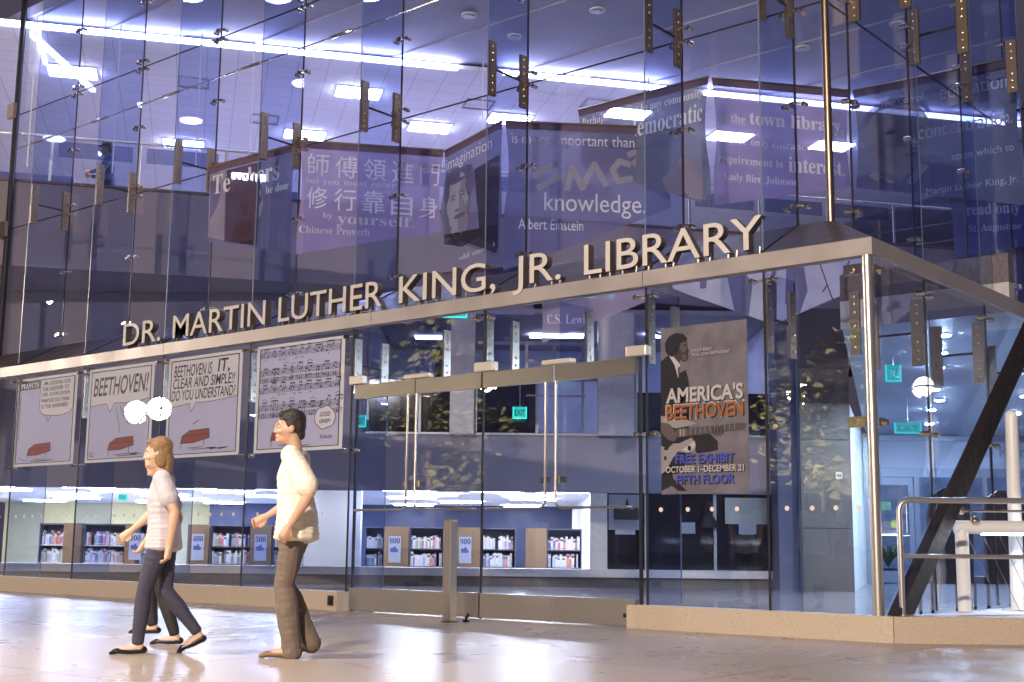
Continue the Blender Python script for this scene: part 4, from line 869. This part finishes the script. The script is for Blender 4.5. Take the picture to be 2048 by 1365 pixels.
for g in range(4):
    vt = .93 - g * .165
    for q in range(5): ribbon(m, P, [(.05, vt - q * .012), (.95, vt - q * .012)], .0032)
    for q in range(5): ribbon(m, P, [(.05, vt - .075 - q * .010), (.95, vt - .075 - q * .010)], .0026) if g % 2 else None
    for u in (.05, .22, .42, .58, .76, .95): ribbon(m, P, [(u, vt), (u, vt - (.115 if g % 2 else .05))], .0045)
    u = .08
    while u < .93:
        kq = rn.choice((2, 3, 3, 4)); vv = [vt - rn.uniform(-.012, .05) for _ in range(kq)]
        for j in range(kq):
            uu = u + j * .024; fill(m, P, ell(uu, vv[j], .0085, .0075, 8)); ribbon(m, P, [(uu + .008, vv[j]), (uu + .008, max(vv) + .03)], .0035)
            if g % 2: fill(m, P, ell(uu, vt - .075 - rn.uniform(0, .04), .008, .007, 8)); ribbon(m, P, [(uu, vt - .07), (uu, vt - .11)], .004)
        ribbon(m, P, [(u + .008, max(vv) + .03), (u + .008 + (kq - 1) * .024, max(vv) + .03)], .010)
        if rn.random() < .35: ribbon(m, P, [(u, max(vv) + .05), (u + .03, max(vv) + .062), (u + .06, max(vv) + .05)], .004)
        u += kq * .024 + .035
dn()
words(L, [('sf <>', .26, .845, .10, .02, 0), ('> >', .45, .845, .10, .016, 0), ('f', .10, .845, .015, .022, 0), ('f', .82, .845, .015, .022, 0), ('sf <>', .26, .52, .10, .02, 0), ('> >', .44, .52, .10, .016, 0), ('>', .62, .52, .03, .016, 0)], 3)
bubble(L, [(.72 + .115 * math.cos(a) + .09, .285 + .10 * math.sin(a) * (1 + .08 * math.sin(6 * a))) for a in [2 * PI * q / 26 for q in range(26)]], 3.2)
words(L, [('GOOD', .755, .295, .11, .04), ('GRIEF!', .75, .235, .12, .035)], 5.4); piano(L, .20, .09, .95, 3.2); words(L, [('Schulz', .76, .10, .13, .035, 0)], 3)
# concert poster
m_cp = mat('concert_poster_print', (.20, .175, .19), .55, nscale=5, namt=.22); m_suit = mat('print_black', (.018, .016, .016), .5); m_skin1 = mat('print_skin_shadow', (.055, .040, .035), .6); m_skin2 = mat('print_skin_light', (.13, .10, .085), .6)
m_pw = mat('print_white', (.62, .56, .52), .6); m_po = mat('print_orange', (.42, .13, .025), .6); m_pb = mat('print_blue', (.08, .10, .50), .6); m_pg = mat('print_pale_grey', (.36, .32, .30), .6); m_pm = mat('print_mid_grey', (.10, .085, .08), .6)
T, L, W, H = poster("tall brown concert poster headed AMERICA'S BEETHOVEN with a guitarist in a dark suit", -2.31, -1.295, 1.345, 3.06, m_cp); T['category'] = 'poster'
def art(nm, mt, k, polys):
    m, P, dn = L(nm, mt, k); [fill(m, P, p) for p in polys]; dn()
art('suit', m_suit, 1, [[(.0, .80), (.10, .835), (.19, .78), (.23, .72), (.30, .735), (.33, .68), (.34, .60), (.36, .45), (.0, .45)], [(.0, .47), (.36, .47), (.32, .36), (.55, .36), (.66, .30), (.66, .25), (.55, .24), (.42, .235), (.38, .27), (.30, .19), (.20, .12), (.0, .12)], [(.0, .02), (.12, .05), (.20, .02), (.30, .015), (.22, .06), (.14, .09), (.10, .22), (.0, .25)]])
art('face', m_skin1, 2, [[(.14, .90), (.20, .935), (.30, .925), (.325, .90), (.325, .87), (.342, .845), (.33, .835), (.335, .815), (.32, .79), (.27, .785), (.24, .80), (.22, .77), (.14, .82)]])
art('face_light', m_skin2, 2.6, [[(.24, .90), (.31, .915), (.32, .88), (.305, .85), (.26, .84), (.235, .87)], [(.25, .83), (.31, .825), (.31, .80), (.27, .795)]])
art('hair', m_suit, 3.2, [[(.06, .86), (.055, .91), (.10, .945), (.18, .965), (.27, .955), (.325, .925), (.31, .905), (.25, .905), (.23, .88), (.20, .87), (.19, .84), (.14, .82), (.09, .835)], ell(.295, .886, .02, .005, 8), ell(.2, .86, .016, .02, 10)])
art('shirt', m_pw, 2.2, [[(.095, .838), (.12, .845), (.23, .775), (.235, .75), (.22, .72), (.21, .69), (.17, .77)]])
art('tie', m_pm, 2.9, [[(.215, .76), (.235, .755), (.225, .72), (.218, .68), (.205, .74)]])
art('guitar_body', m_pg, 2.2, [[(.0, .29), (.08, .27), (.14, .30), (.22, .30), (.36, .33), (.41, .29), (.40, .255), (.32, .24), (.20, .25), (.14, .215), (.06, .14), (.0, .12)]])
art('guitar_trim', m_pw, 3, [[(.25, .26), (.34, .29), (.40, .31), (.395, .275), (.33, .245)], ell(.31, .265, .0, .0, 6)])
art('guitar_knob', m_suit, 3.6, [ell(.335, .268, .022, .016, 14), ell(.06, .27, .03, .008, 10), ell(.05, .215, .016, .014, 10)])
art('guitar_neck', m_pm, 3, [[(.18, .335), (.96, .36), (.985, .395), (.93, .40), (.18, .385)]])
art('fret', m_pg, 3.6, [[(.24 + i * .055, .345 + i * .002), (.245 + i * .055, .345 + i * .002), (.245 + i * .055, .38 + i * .002), (.24 + i * .055, .38 + i * .002)] for i in range(12)] + [[(.26, .34), (.28, .34), (.28, .385), (.26, .385)], [(.22, .34), (.24, .34), (.24, .385), (.22, .385)]])
art('hands', m_skin2, 3.9, [[(.0, .43), (.10, .42), (.16, .38), (.20, .345), (.16, .31), (.08, .325), (.0, .37)], [(.58, .37), (.70, .385), (.74, .365), (.70, .33), (.62, .33)]])
art('fingers', m_skin1, 4.4, [[(.60 + .035 * i, .385), (.62 + .035 * i, .385), (.625 + .035 * i, .34), (.60 + .035 * i, .345)] for i in range(4)])
art('sleeve', m_pg, 3.0, [[(.0, .47), (.30, .44), (.42, .41), (.34, .40), (.18, .39), (.0, .42)]])
def ptext(rows, mt, k, sh=True):
    if sh:
        m, P, dn = L('letter_shadow', m_suit, k - .7)
        for body, u, v, wd, h, bd in rows: put_text(m, body, P, u + .012, v - .006, wd, h, bd, .04)
        dn()
    m, P, dn = L('lettering', mt, k)
    for body, u, v, wd, h, bd in rows: put_text(m, body, P, u, v, wd, h, bd, .04)
    dn()
ptext([('CHUCK BERRY', .37, .838, .24, .018, .008), ('"ROLL OVER BEETHOVEN"', .37, .812, .44, .020, .008)], m_pw, 5)
ptext([("AMERICA'S", .065, .54, .885, .095, .028)], m_pw, 6); 
m, P, dn = L('letter_outline', m_pw, 5.7); put_text(m, 'BEETHOVEN', P, .055, .437, .905, .098, .034, .04); dn()
ptext([('BEETHOVEN', .065, .443, .885, .086, .022)], m_po, 6.6, True)
ptext([('FREE EXHIBIT', .17, .178, .67, .055, .022), ('FIFTH FLOOR', .18, .058, .66, .055, .022)], m_pb, 6)
ptext([('OCTOBER 1\u2013DECEMBER 21', .055, .126, .89, .038, .020)], m_pw, 6)

# ------------------------------------------------------------------ people
def remeshed(name, mb, voxel, smooth=3, wr=0.0, wscale=9.0, seed=0):
    me = mb.mesh(name, []) if False else bpy.data.meshes.new(name)
    me.from_pydata(mb.v, [], mb.f)
    o = bpy.data.objects.new('tmp', me); TMP.collection.objects.link(o)
    r = o.modifiers.new('r', 'REMESH'); r.mode = 'VOXEL'; r.voxel_size = voxel
    s = o.modifiers.new('s', 'SMOOTH'); s.factor = .5; s.iterations = smooth
    vl = TMP.view_layers[0]; vl.update()
    out = bpy.data.meshes.new_from_object(o.evaluated_get(vl.depsgraph)); bpy.data.objects.remove(o); bpy.data.meshes.remove(me)
    if wr:
        for v in out.vertices:
            p = v.co * wscale + Vector((seed, seed * 2, 0)); q = Vector((p.x * 1.2, p.y * 1.2, p.z * .75))
            v.co += v.normal * wr * (noise.noise(q) + .5 * noise.noise(q * 2.3))
    out.polygons.foreach_set('use_smooth', [True] * len(out.polygons)); out.name = name; out.update()
    return out
class Figure:
    """local axes: x forward, y left, z up; base at the ground between the feet"""
    def __init__(s, name, label, loc, heading, h, J, skin, group=None, cat='person'):
        s.R = Matrix.Rotation(heading, 3, 'Z'); s.loc = Vector(loc); s.k = h / 1.75; s.J = J; s.skin = skin
        s.T = thing(name, label, cat, loc, group); s.T.rotation_euler = (0, 0, heading); s.T.scale = (s.k,) * 3
    def chain(s, mb, pts, n=None):
        for (a, ra), (b, rb) in zip(pts[:-1], pts[1:]):
            a, b = Vector(a), Vector(b); ra = ra if isinstance(ra, tuple) else (ra,) * 3; rb = rb if isinstance(rb, tuple) else (rb,) * 3
            L = (b - a).length; k = max(2, int(L / (min(min(ra), min(rb)) * .7)) + 1)
            for i in range(k + 1):
                t = i / k; mb.ball(a.lerp(b, t), tuple(ra[q] + (rb[q] - ra[q]) * t for q in range(3)), 12, 8)
    def add(s, nm, mb, m, vox=.010, sm=3, wr=0, seed=0):
        me = remeshed(nm, mb, vox, sm, wr, seed=seed); me.materials.clear(); me.materials.append(m)
        o = bpy.data.objects.new(nm, me); COL.objects.link(o); o.parent = s.T; return o
    def plain(s, nm, mb, m, smooth=True):
        me = mb.mesh(nm, m, smooth=smooth); o = bpy.data.objects.new(nm, me); COL.objects.link(o); o.parent = s.T; return o
    def hand(s, mb, wrist, dirv, palmn, side, curl=.5, sc=1.0):
        d = Vector(dirv).normalized(); n = Vector(palmn); n = (n - d * n.dot(d)).normalized(); t = d.cross(n) * side
        w = Vector(wrist)
        s.chain(mb, [(w, .026), (w + d * .05, .030), (w + d * .085, .030)])
        for q in (-1, 0, 1): s.chain(mb, [(w + d * .03 + t * .016 * q, .018), (w + d * .085 + t * .024 * q, .015)])
        for i, (off, ln) in enumerate(((.030, .070), (.010, .080), (-.010, .075), (-.029, .058))):
            p = w + d * .088 + t * off; ang = 0; pts = [(p, .0100)]
            for j, f in enumerate((.45, .32, .25)):
                ang += curl * (.6, .8, .6)[j] * (1 + .12 * i); v = d * math.cos(ang) + n * math.sin(ang); p = p + v * ln * f; pts.append((p, .0094 - .0012 * j))
            s.chain(mb, pts)
        p = w + d * .03 + t * .028; v = (d * .75 + t * .55 + n * .25).normalized()
        s.chain(mb, [(p, .014), (p + v * .035, .0115), (p + v * .035 + (d * .9 + n * .35).normalized() * .032, .0095)])
    def head(s, mb, c, yaw=0, nod=0):
        R = Matrix.Rotation(yaw, 3, 'Z') @ Matrix.Rotation(nod, 3, 'Y'); s.hR, s.hc = R, Vector(c)
        P = lambda x, y, z: s.hc + R @ Vector((x, y, z)); s.hP = P
        def b(x, y, z, r): mb.ball(P(x, y, z), r, 16, 10, R=R)
        b(-.012, 0, .045, (.098, .076, .088)); b(.02, 0, -.005, (.078, .068, .09)); b(.045, 0, -.07, (.05, .045, .045)); b(.02, 0, -.055, (.06, .056, .05))
        b(.09, 0, -.085, (.018, .024, .018)); b(.085, 0, .03, (.02, .05, .016))
        b(.103, 0, -.005, (.012, .011, .026)); b(.110, 0, -.022, (.015, .014, .012)); b(.10, .012, -.026, (.009,) * 3); b(.10, -.012, -.026, (.009,) * 3)
        b(.098, 0, -.052, (.012, .024, .007)); b(.096, 0, -.062, (.012, .022, .008))
        for q in (-1, 1): b(-.005, .074 * q, -.005, (.022, .010, .034)); b(.07, .04 * q, -.025, (.022, .022, .02))
    def face(s):
        w_ = MB(); d_ = MB(); lp = MB()
        for q in (-1, 1):
            w_.ball(s.hP(.082, .031 * q, .012), (.012, .013, .008), 10, 8, R=s.hR); d_.ball(s.hP(.0915, .031 * q, .012), (.004, .006, .006), 8, 6, R=s.hR)
            d_.ball(s.hP(.089, .033 * q, .034), (.006, .019, .004), 10, 6, R=s.hR)
        lp.ball(s.hP(.104, 0, -.056), (.008, .022, .006), 12, 8, R=s.hR)
        s.plain('eyes', w_, mat('eye_white', (.7, .68, .66), .3)); s.plain('brow_and_iris', d_, mat('dark_iris', (.02, .013, .01), .4)); s.plain('lips', lp, mat('lip_skin', (.36, .15, .12), .45))
def person(name, label, loc, heading, h, pose, top, bottom, shoe, hair_m, skin, long_hair=False, loose=1.0, cap=None, group=None, vx=1.0):
    f = Figure(name, label, loc, heading, h, pose, skin, group); J = pose; body = MB(); V = Vector
    pel = V(J['pelvis']); ch = V(J['chest']); nk = V(J['neck']); hd = V(J['head'])
    mid = pel.lerp(ch, .5)
    f.chain(body, [(pel, (.105, .155, .10)), (mid, (.095, .13, .09)), (ch, (.11, .155, .12)), (ch + (nk - ch) * .62, (.075, .15, .06))])
    f.chain(body, [(ch + (nk - ch) * .6, .06), (nk, .054), (hd + V((-.02, 0, -.06)), .054)])
    f.head(body, hd, J.get('yaw', 0), J.get('nod', 0))
    for sd, q in (('L', 1), ('R', -1)):
        sh, el, wr = V(J['sh' + sd]), V(J['el' + sd]), V(J['wr' + sd])
        f.chain(body, [(sh, .055), (sh.lerp(el, .4), .048), (el, .039), (el.lerp(wr, .3), .041), (wr, .026)])
        f.hand(body, wr + (wr - el).normalized() * .01, J.get('hd' + sd, tuple(wr - el)), J.get('pn' + sd, (0, -q, 0)), q, J.get('curl', .5))
        hp, kn, an, toe = V(J['hip' + sd]), V(J['kn' + sd]), V(J['an' + sd]), V(J['toe' + sd])
        f.chain(body, [(hp, .088), (hp.lerp(kn, .5), .074), (kn, .055), (kn.lerp(an, .3), .056), (kn.lerp(an, .7), .042), (an, .036)])
        f.chain(body, [(an + V((-.02, 0, -.03)), .036), (an.lerp(toe, .6) + V((0, 0, -.01)), (.035, .036, .026)), (toe, (.03, .034, .016))])
    f.add('body', body, skin, .0075 * vx, 2); f.face()
    # shirt
    t = MB(); L_ = loose
    f.chain(t, [(pel + V((0, 0, J.get('hem', -.02))), (.142 * L_, .188 * L_, .05)), (pel + V((0, 0, .06)), (.128 * L_, .172 * L_, .08)), (mid, (.118 * L_, .155 * L_, .09)), (ch, (.128, .172, .125)), (ch + (nk - ch) * .58, (.085, .165, .06))])
    f.chain(t, [(ch + (nk - ch) * .55, (.075, .085, .04)), (ch + (nk - ch) * .80, (.066, .070, .022))])
    for sd in 'LR':
        sh, el = V(J['sh' + sd]), V(J['el' + sd]); e = sh.lerp(el, J.get('sleeve', .72)); f.chain(t, [(sh, .074), (sh.lerp(e, .5), .072 * L_), (e, .074 * L_)])
        if J.get('sleeve', .72) >= 1: f.chain(t, [(el, .055), (el.lerp(V(J['wr' + sd]), .9), .042)])
    f.add('shirt', t, top, .009 * vx, 3, .006, 3)
    if J.get('belt'):
        bt = MB(); f.chain(bt, [(pel + V((0, 0, .07)), (.125, .168, .018)), (pel + V((0, 0, .08)), (.125, .168, .018))]); f.add('belt', bt, m_black, .008 * vx, 1)
    t = MB(); W_ = J.get('legw', 1.0)
    f.chain(t, [(pel + V((0, 0, .08)), (.114, .16, .04)), (pel, (.124, .172, .09)), (pel + V((0, 0, -.05)), (.118, .165, .07))])
    for sd in 'LR':
        hp, kn, an = V(J['hip' + sd]), V(J['kn' + sd]), V(J['an' + sd])
        f.chain(t, [(hp, .102), (hp.lerp(kn, .5), .082 + .014 * (W_ - 1)), (kn, .062 * (1 + .5 * (W_ - 1))), (kn.lerp(an, .35), .066 * W_), (an + (kn - an) * J.get('cuff', .05), .050 * W_ * (1.12 if W_ > 1.1 else 1))])
    f.add('trousers', t, bottom, .009 * vx, 3, .008 if W_ > 1.05 else .004, 8)
    for sd in 'LR':
        an, toe = V(J['an' + sd]), V(J['toe' + sd]); d = (toe - an); sh = MB()
        hl = an - V((d.x, d.y, 0)).normalized() * .045 + V((0, 0, -(.05)))
        dn = V((d.x, d.y, 0)).normalized()
        f.chain(sh, [(hl + V((0, 0, .0)), (.036, .036, .030)), (hl.lerp(toe, .5) + V((0, 0, .0)), (.036, .038, .027)), (toe - d.normalized() * .02, (.036, .042, .022)), (toe + d.normalized() * .03, (.02, .026, .014))])
        f.add('shoe', sh, shoe, .006 * vx, 2)
    # hair
    hm = MB(); P = f.hP; R = f.hR
    hm.ball(P(-.020, 0, .062), (.102, .083, .085), 18, 12, R=R); hm.ball(P(-.055, 0, .02), (.065, .078, .085), 16, 10, R=R)
    hm.ball(P(.045, 0, .105), (.045, .055, .03), 12, 8, R=R)
    for q in (-1, 1): hm.ball(P(-.01, .066 * q, .03), (.045, .016, .045), 12, 8, R=R)
    if long_hair:
        hm.ball(P(-.075, 0, -.05), (.05, .075, .09), 14, 10, R=R); hm.ball(P(-.07, 0, -.13), (.042, .07, .08), 14, 10, R=R)
        for q in (-1, 1): hm.ball(P(-.02, .068 * q, -.04), (.05, .022, .08), 12, 8, R=R)
    else: hm.ball(P(-.07, 0, -.04), (.04, .06, .05), 12, 8, R=R)
    f.add('hair', hm, hair_m, .007 * vx, 2, .006, 5)
    if cap:
        cm = MB(); cm.ball(P(-.012, 0, .085), (.108, .088, .075), 16, 10, R=R); f.chain(cm, [(P(.08, 0, .075), (.04, .06, .008)), (P(.14, 0, .07), (.04, .055, .007))]); f.add('cap', cm, cap, .007 * vx, 2)
    return f
SK = mat('skin_warm', (.50, .31, .22), .5, nscale=30, namt=.05); SK2 = mat('skin_light', (.58, .38, .28), .5, nscale=30, namt=.05)
HD = mat('dark_hair', (.018, .013, .010), .45, nscale=60, namt=.4, bump=.9, bscale=110); HB = mat('light_brown_hair', (.24, .14, .06), .45, nscale=60, namt=.3, bump=.9, bscale=110); HB2 = mat('brown_hair', (.07, .04, .025), .45, nscale=60, namt=.3, bump=.9, bscale=110)
CW = mat('cream_shirt_cotton', (.80, .74, .62), .8, nscale=40, namt=.03, bump=.5, bscale=26); CG = mat('pale_lilac_tee', (.52, .48, .54), .8, nscale=40, namt=.04, bump=.5, bscale=26); CT = mat('taupe_trousers', (.15, .115, .095), .8, nscale=40, namt=.08, bump=.5, bscale=26)
CJ = mat('navy_jeans', (.045, .042, .075), .8, nscale=60, namt=.2, bump=.5, bscale=26); CB = mat('black_trousers', (.02, .02, .024), .7, nscale=50, namt=.15); ST = mat('tan_leather', (.20, .11, .06), .35); SB = mat('black_patent', (.012, .011, .013), .18)
HEAD_L = math.atan2(-RH.y, -RH.x)
# the man in cream: nearly passing stride, near (left) forearm bent forward
man = dict(pelvis=(.0, 0, .95), chest=(.03, 0, 1.26), neck=(.035, 0, 1.475), head=(.075, 0, 1.62), yaw=.30, nod=.06, hem=-.11, legw=1.28, sleeve=.80, curl=.8, cuff=-.09,
           shL=(.02, .20, 1.41), elL=(-.15, .29, 1.15), wrL=(-.02, .29, .93), pnL=(0, -1, 0), shR=(.03, -.20, 1.41), elR=(.06, -.27, 1.13), wrR=(.26, -.22, 1.0),
           hipL=(.0, .095, .92), knL=(.055, .09, .50), anL=(-.01, .085, .085), toeL=(.17, .10, .024), hipR=(.0, -.095, .92), knR=(.10, -.09, .51), anR=(-.10, -.085, .125), toeR=(.06, -.10, .035))
mp = Vector((-2.33, -4.80, 0))
person('person', 'man in loose cream short sleeved shirt and taupe trousers walking past the music poster', mp, HEAD_L - .05, 1.79, man, CW, CT, ST, HD, SK, loose=1.17)
wom = dict(pelvis=(.02, 0, .93), chest=(.05, 0, 1.22), neck=(.06, 0, 1.44), head=(.10, 0, 1.585), yaw=.1, nod=.08, hem=-.09, legw=1.0, sleeve=.55, curl=.55,
           shL=(.03, .175, 1.375), elL=(-.09, .225, 1.11), wrL=(-.06, .215, .86), pnL=(1, 0, 0), shR=(.05, -.175, 1.375), elR=(.14, -.215, 1.13), wrR=(.30, -.18, .98), pnR=(0, 1, 0),
           hipL=(.02, .08, .90), knL=(.14, .08, .50), anL=(.17, .075, .085), toeL=(.34, .085, .020), hipR=(.02, -.08, .90), knR=(.0, -.08, .49), anR=(-.27, -.075, .165), toeR=(-.15, -.08, .028))
wp = Vector((-3.36, -5.40, 0)) + RH * .17
person('person', 'woman in pale lilac tee, dark jeans and black flat shoes walking at left', wp, HEAD_L + .10, 1.62, wom, CG, CJ, SB, HB, SK2, long_hair=True, loose=1.07)
wo2 = dict(wom); wo2.update(hipL=(.02, .08, .90), knL=(.0, .08, .49), anL=(-.14, .075, .085), toeL=(.03, .085, .020), hipR=(.02, -.08, .90), knR=(.15, -.08, .52), anR=(.10, -.075, .16), toeR=(.27, -.08, .10), elL=(.0, .23, 1.10), wrL=(.12, .21, .90), elR=(-.05, -.22, 1.10), wrR=(.02, -.2, .86))
wp2 = Vector((-3.98, -4.70, 0)) - RH * .05
person('person', 'second walker in black trousers mostly hidden behind the woman in lilac', wp2, HEAD_L, 1.60, wo2, CG, CB, SB, HB2, SK2, long_hair=True, loose=1.02)
bal = dict(man); bal.update(yaw=0, nod=.15, sleeve=1.0, loose=1, elL=(.12, .25, 1.15), wrL=(.33, .15, 1.12), elR=(.10, -.27, 1.13), wrR=(.33, -.15, 1.12))
person('person', 'man in a peaked cap leaning at the balcony rail on the upper floor', S_(-7.42, 22.9, 6.352), HEAD_L + .25, 1.82, bal, mat('grey_blue_shirt', (.10, .12, .20), .8), CB, SB, HD, SK, cap=m_black, vx=2.0)

# ------------------------------------------------------------------ plaza lamps (behind and beside the camera; they light the plaza and show in the glass)
e_globe = emis('globe_lamp_glow', (1.0, .87, .70), 90)
def globe_lamp(x, y, hts, r, label, arms=(-.65, .65), dirn=(1, 0), em=None):
    T = thing('street_lamp', label, 'street lamp', (x, y, 0), 'globe lamps on the plaza')
    m = MB(); m.tube([(x, y, 0), (x, y, .5), (x, y, hts + .1)], [.09, .06, .05], 14); part('pole', m, m_dark, T, True)
    for i, q in enumerate(arms):
        c = Vector((x + q * dirn[0], y + q * dirn[1], hts))
        m = MB(); m.tube([(x, y, hts - .05), (x + q * dirn[0], y + q * dirn[1], hts - .35), c - ZV * (r + .02)], .025, 8); part('arm', m, m_dark, T, True)
        m = MB(); m.ball(c, r, 24, 16); part('globe', m, em or e_globe, T, True)
        m = MB(); m.tube([c + ZV * .005, c - ZV * .03], r + .012, 24); part('band', m, m_dark, T, True)
globe_lamp(-23.95, -8.65, 4.2, .30, 'twin globe lamp at the left of the plaza, mirrored in the comic posters', (-.65, .65), (.99, .15))
globe_lamp(-7.9, -15.0, 4.25, .27, 'single globe lamp on an arm behind the camera beside the tree', (-.65,), (.9, .1))
globe_lamp(-16, -12, 4.7, .28, 'twin globe lamp left of the camera, glinting in the door headers', (-.95, .95), (1, 0))
globe_lamp(5.65, 15.2, 4.2, .20, 'twin globe lamp on the terrace beside the building, mirrored in the side glass', (-.65, .65), (.15, .3), emis('dim_globe_glow', (1, .88, .72), 9))
def flood(x, y, z, tgt, power, label, size=.35, blend=.6, ang=100, col=WARM):
    T = thing('flood_light', label, 'flood light', (x, y, 0), 'flood lights on masts around the plaza')
    p = Vector((x, y, z)); d = (Vector(tgt) - p).normalized(); q = d.to_track_quat('-Z', 'Y').to_matrix()
    m = MB(); m.tube([(x, y, 0), (x, y, z - .3)], [.12, .07], 12); part('mast', m, m_dark, T, True)
    F = lambda a, b, c: p + q @ Vector((a, b, c))
    m = MB(); m.box((-.3, -.22, .03), (.3, .22, .25), F); part('housing', m, m_dark, T)
    l = bpy.data.lights.new('flood_lamp', 'SPOT'); l.energy = power; l.color = col; l.spot_size = math.radians(ang); l.spot_blend = blend; l.shadow_soft_size = size
    o = bpy.data.objects.new('lamp', l); COL.objects.link(o); o.parent = T; o.location = p - Vector((x, y, 0)); o.rotation_euler = q.to_euler()
flood(-6.2, -10.5, 9, (-2.8, -8.6, 0), 6800, 'flood light on a mast left of the camera over the walkers', .14, .9, 78)
flood(-35.6, -10.9, 9, (-9, -3, 1), 11000, 'flood light on a mast far to the left along the street', .07)
flood(6, -22, 8.5, (-1, 0, 1), 24000, 'flood light on a mast behind the camera to the right', .2)
for x, y, lb in ((-9.8, -11.2, 'added ground spot brightening the tree behind the camera'), (-12.0, -6.4, 'added ground spot brightening the tree on the left of the plaza')):  # spots added so the leaves show up in the glass
    T = thing('tree_fill_spot', lb, 'fill light', (x, y, 0), 'added spots under the plaza trees')
    m = MB(); m.cyl((x, y, 0), (x, y, .12), .12, 16); part('housing', m, m_dark, T)
    l = bpy.data.lights.new('tree_fill_lamp', 'SPOT'); l.energy = 70000 if x > -10 else 17000; l.color = (1, .85, .62); l.spot_size = math.radians(62); l.spot_blend = .5; l.shadow_soft_size = .08
    o = bpy.data.objects.new('lamp', l); COL.objects.link(o); o.parent = T; o.location = (0, 0, .16)
    o.rotation_euler = Vector(((2.6, -3.8, 4.2) if x > -10 else (-2.6, -3.2, 4.2))).to_track_quat('-Z', 'Y').to_euler()
# ------------------------------------------------------------------ street trees (out of the frame, mirrored in the glass)
m_bark = mat('tree_bark', (.10, .075, .055), .9, nscale=20, namt=.3); m_leaf = mat('yellow_green_leaf', (.13, .13, .055), .6, nscale=1.2, namt=.35)
def tree(x, y, h, rad, label, nleaf, sd):
    rn = random.Random(sd); T = thing('street_tree', label, 'tree', (x, y, 0), 'young trees on the plaza')
    m = MB(); m.tube([(x, y, 0), (x + .05, y, 1.2), (x - .03, y + .05, 2.4), (x, y, h * .8)], [.12, .09, .07, .02], 10); tips = []
    for k in range(16):
        z0 = rn.uniform(1.9, h * .75); a = rn.uniform(0, 2 * PI); l = rn.uniform(.5, 1) * rad
        e = Vector((x + math.cos(a) * l, y + math.sin(a) * l, z0 + rn.uniform(.3, 1.3))); mdl = Vector((x + math.cos(a) * l * .5, y + math.sin(a) * l * .5, z0 + .25)); m.tube([(x, y, z0), mdl, e], [.035, .022, .008], 6); tips += [e, mdl]
    part('trunk', m, m_bark, T, True)
    m = MB()
    cl = [t + Vector((rn.gauss(0, .25), rn.gauss(0, .25), rn.gauss(0, .25))) for t in tips for _ in range(2)]
    for k in range(nleaf):
        c = rn.choice(cl) + Vector((rn.gauss(0, .22), rn.gauss(0, .22), rn.gauss(0, .2)))
        R = Matrix.Rotation(rn.uniform(0, 6.3), 3, 'Z') @ Matrix.Rotation(rn.uniform(-1, 1), 3, 'X'); l = rn.uniform(.07, .15)
        m.add([c + R @ Vector(p) * l for p in ((-.9, 0, 0), (-.25, -.6, .1), (.3, -.8, .05), (1.1, 0, -.2), (.3, .8, .05), (-.25, .6, .1))], [(0, 1, 2, 3, 4, 5)])
    part('crown', m, m_leaf, T)
tree(-7.2, -15.0, 6.8, 1.9, 'young leafy tree on the plaza beside the lamp behind the camera', 3400, 1)
tree(-14.6, -9.6, 6.2, 1.8, 'young leafy tree on the plaza to the left, mirrored over the entrance doors', 2400, 2)

bpy.data.scenes.remove(TMP)
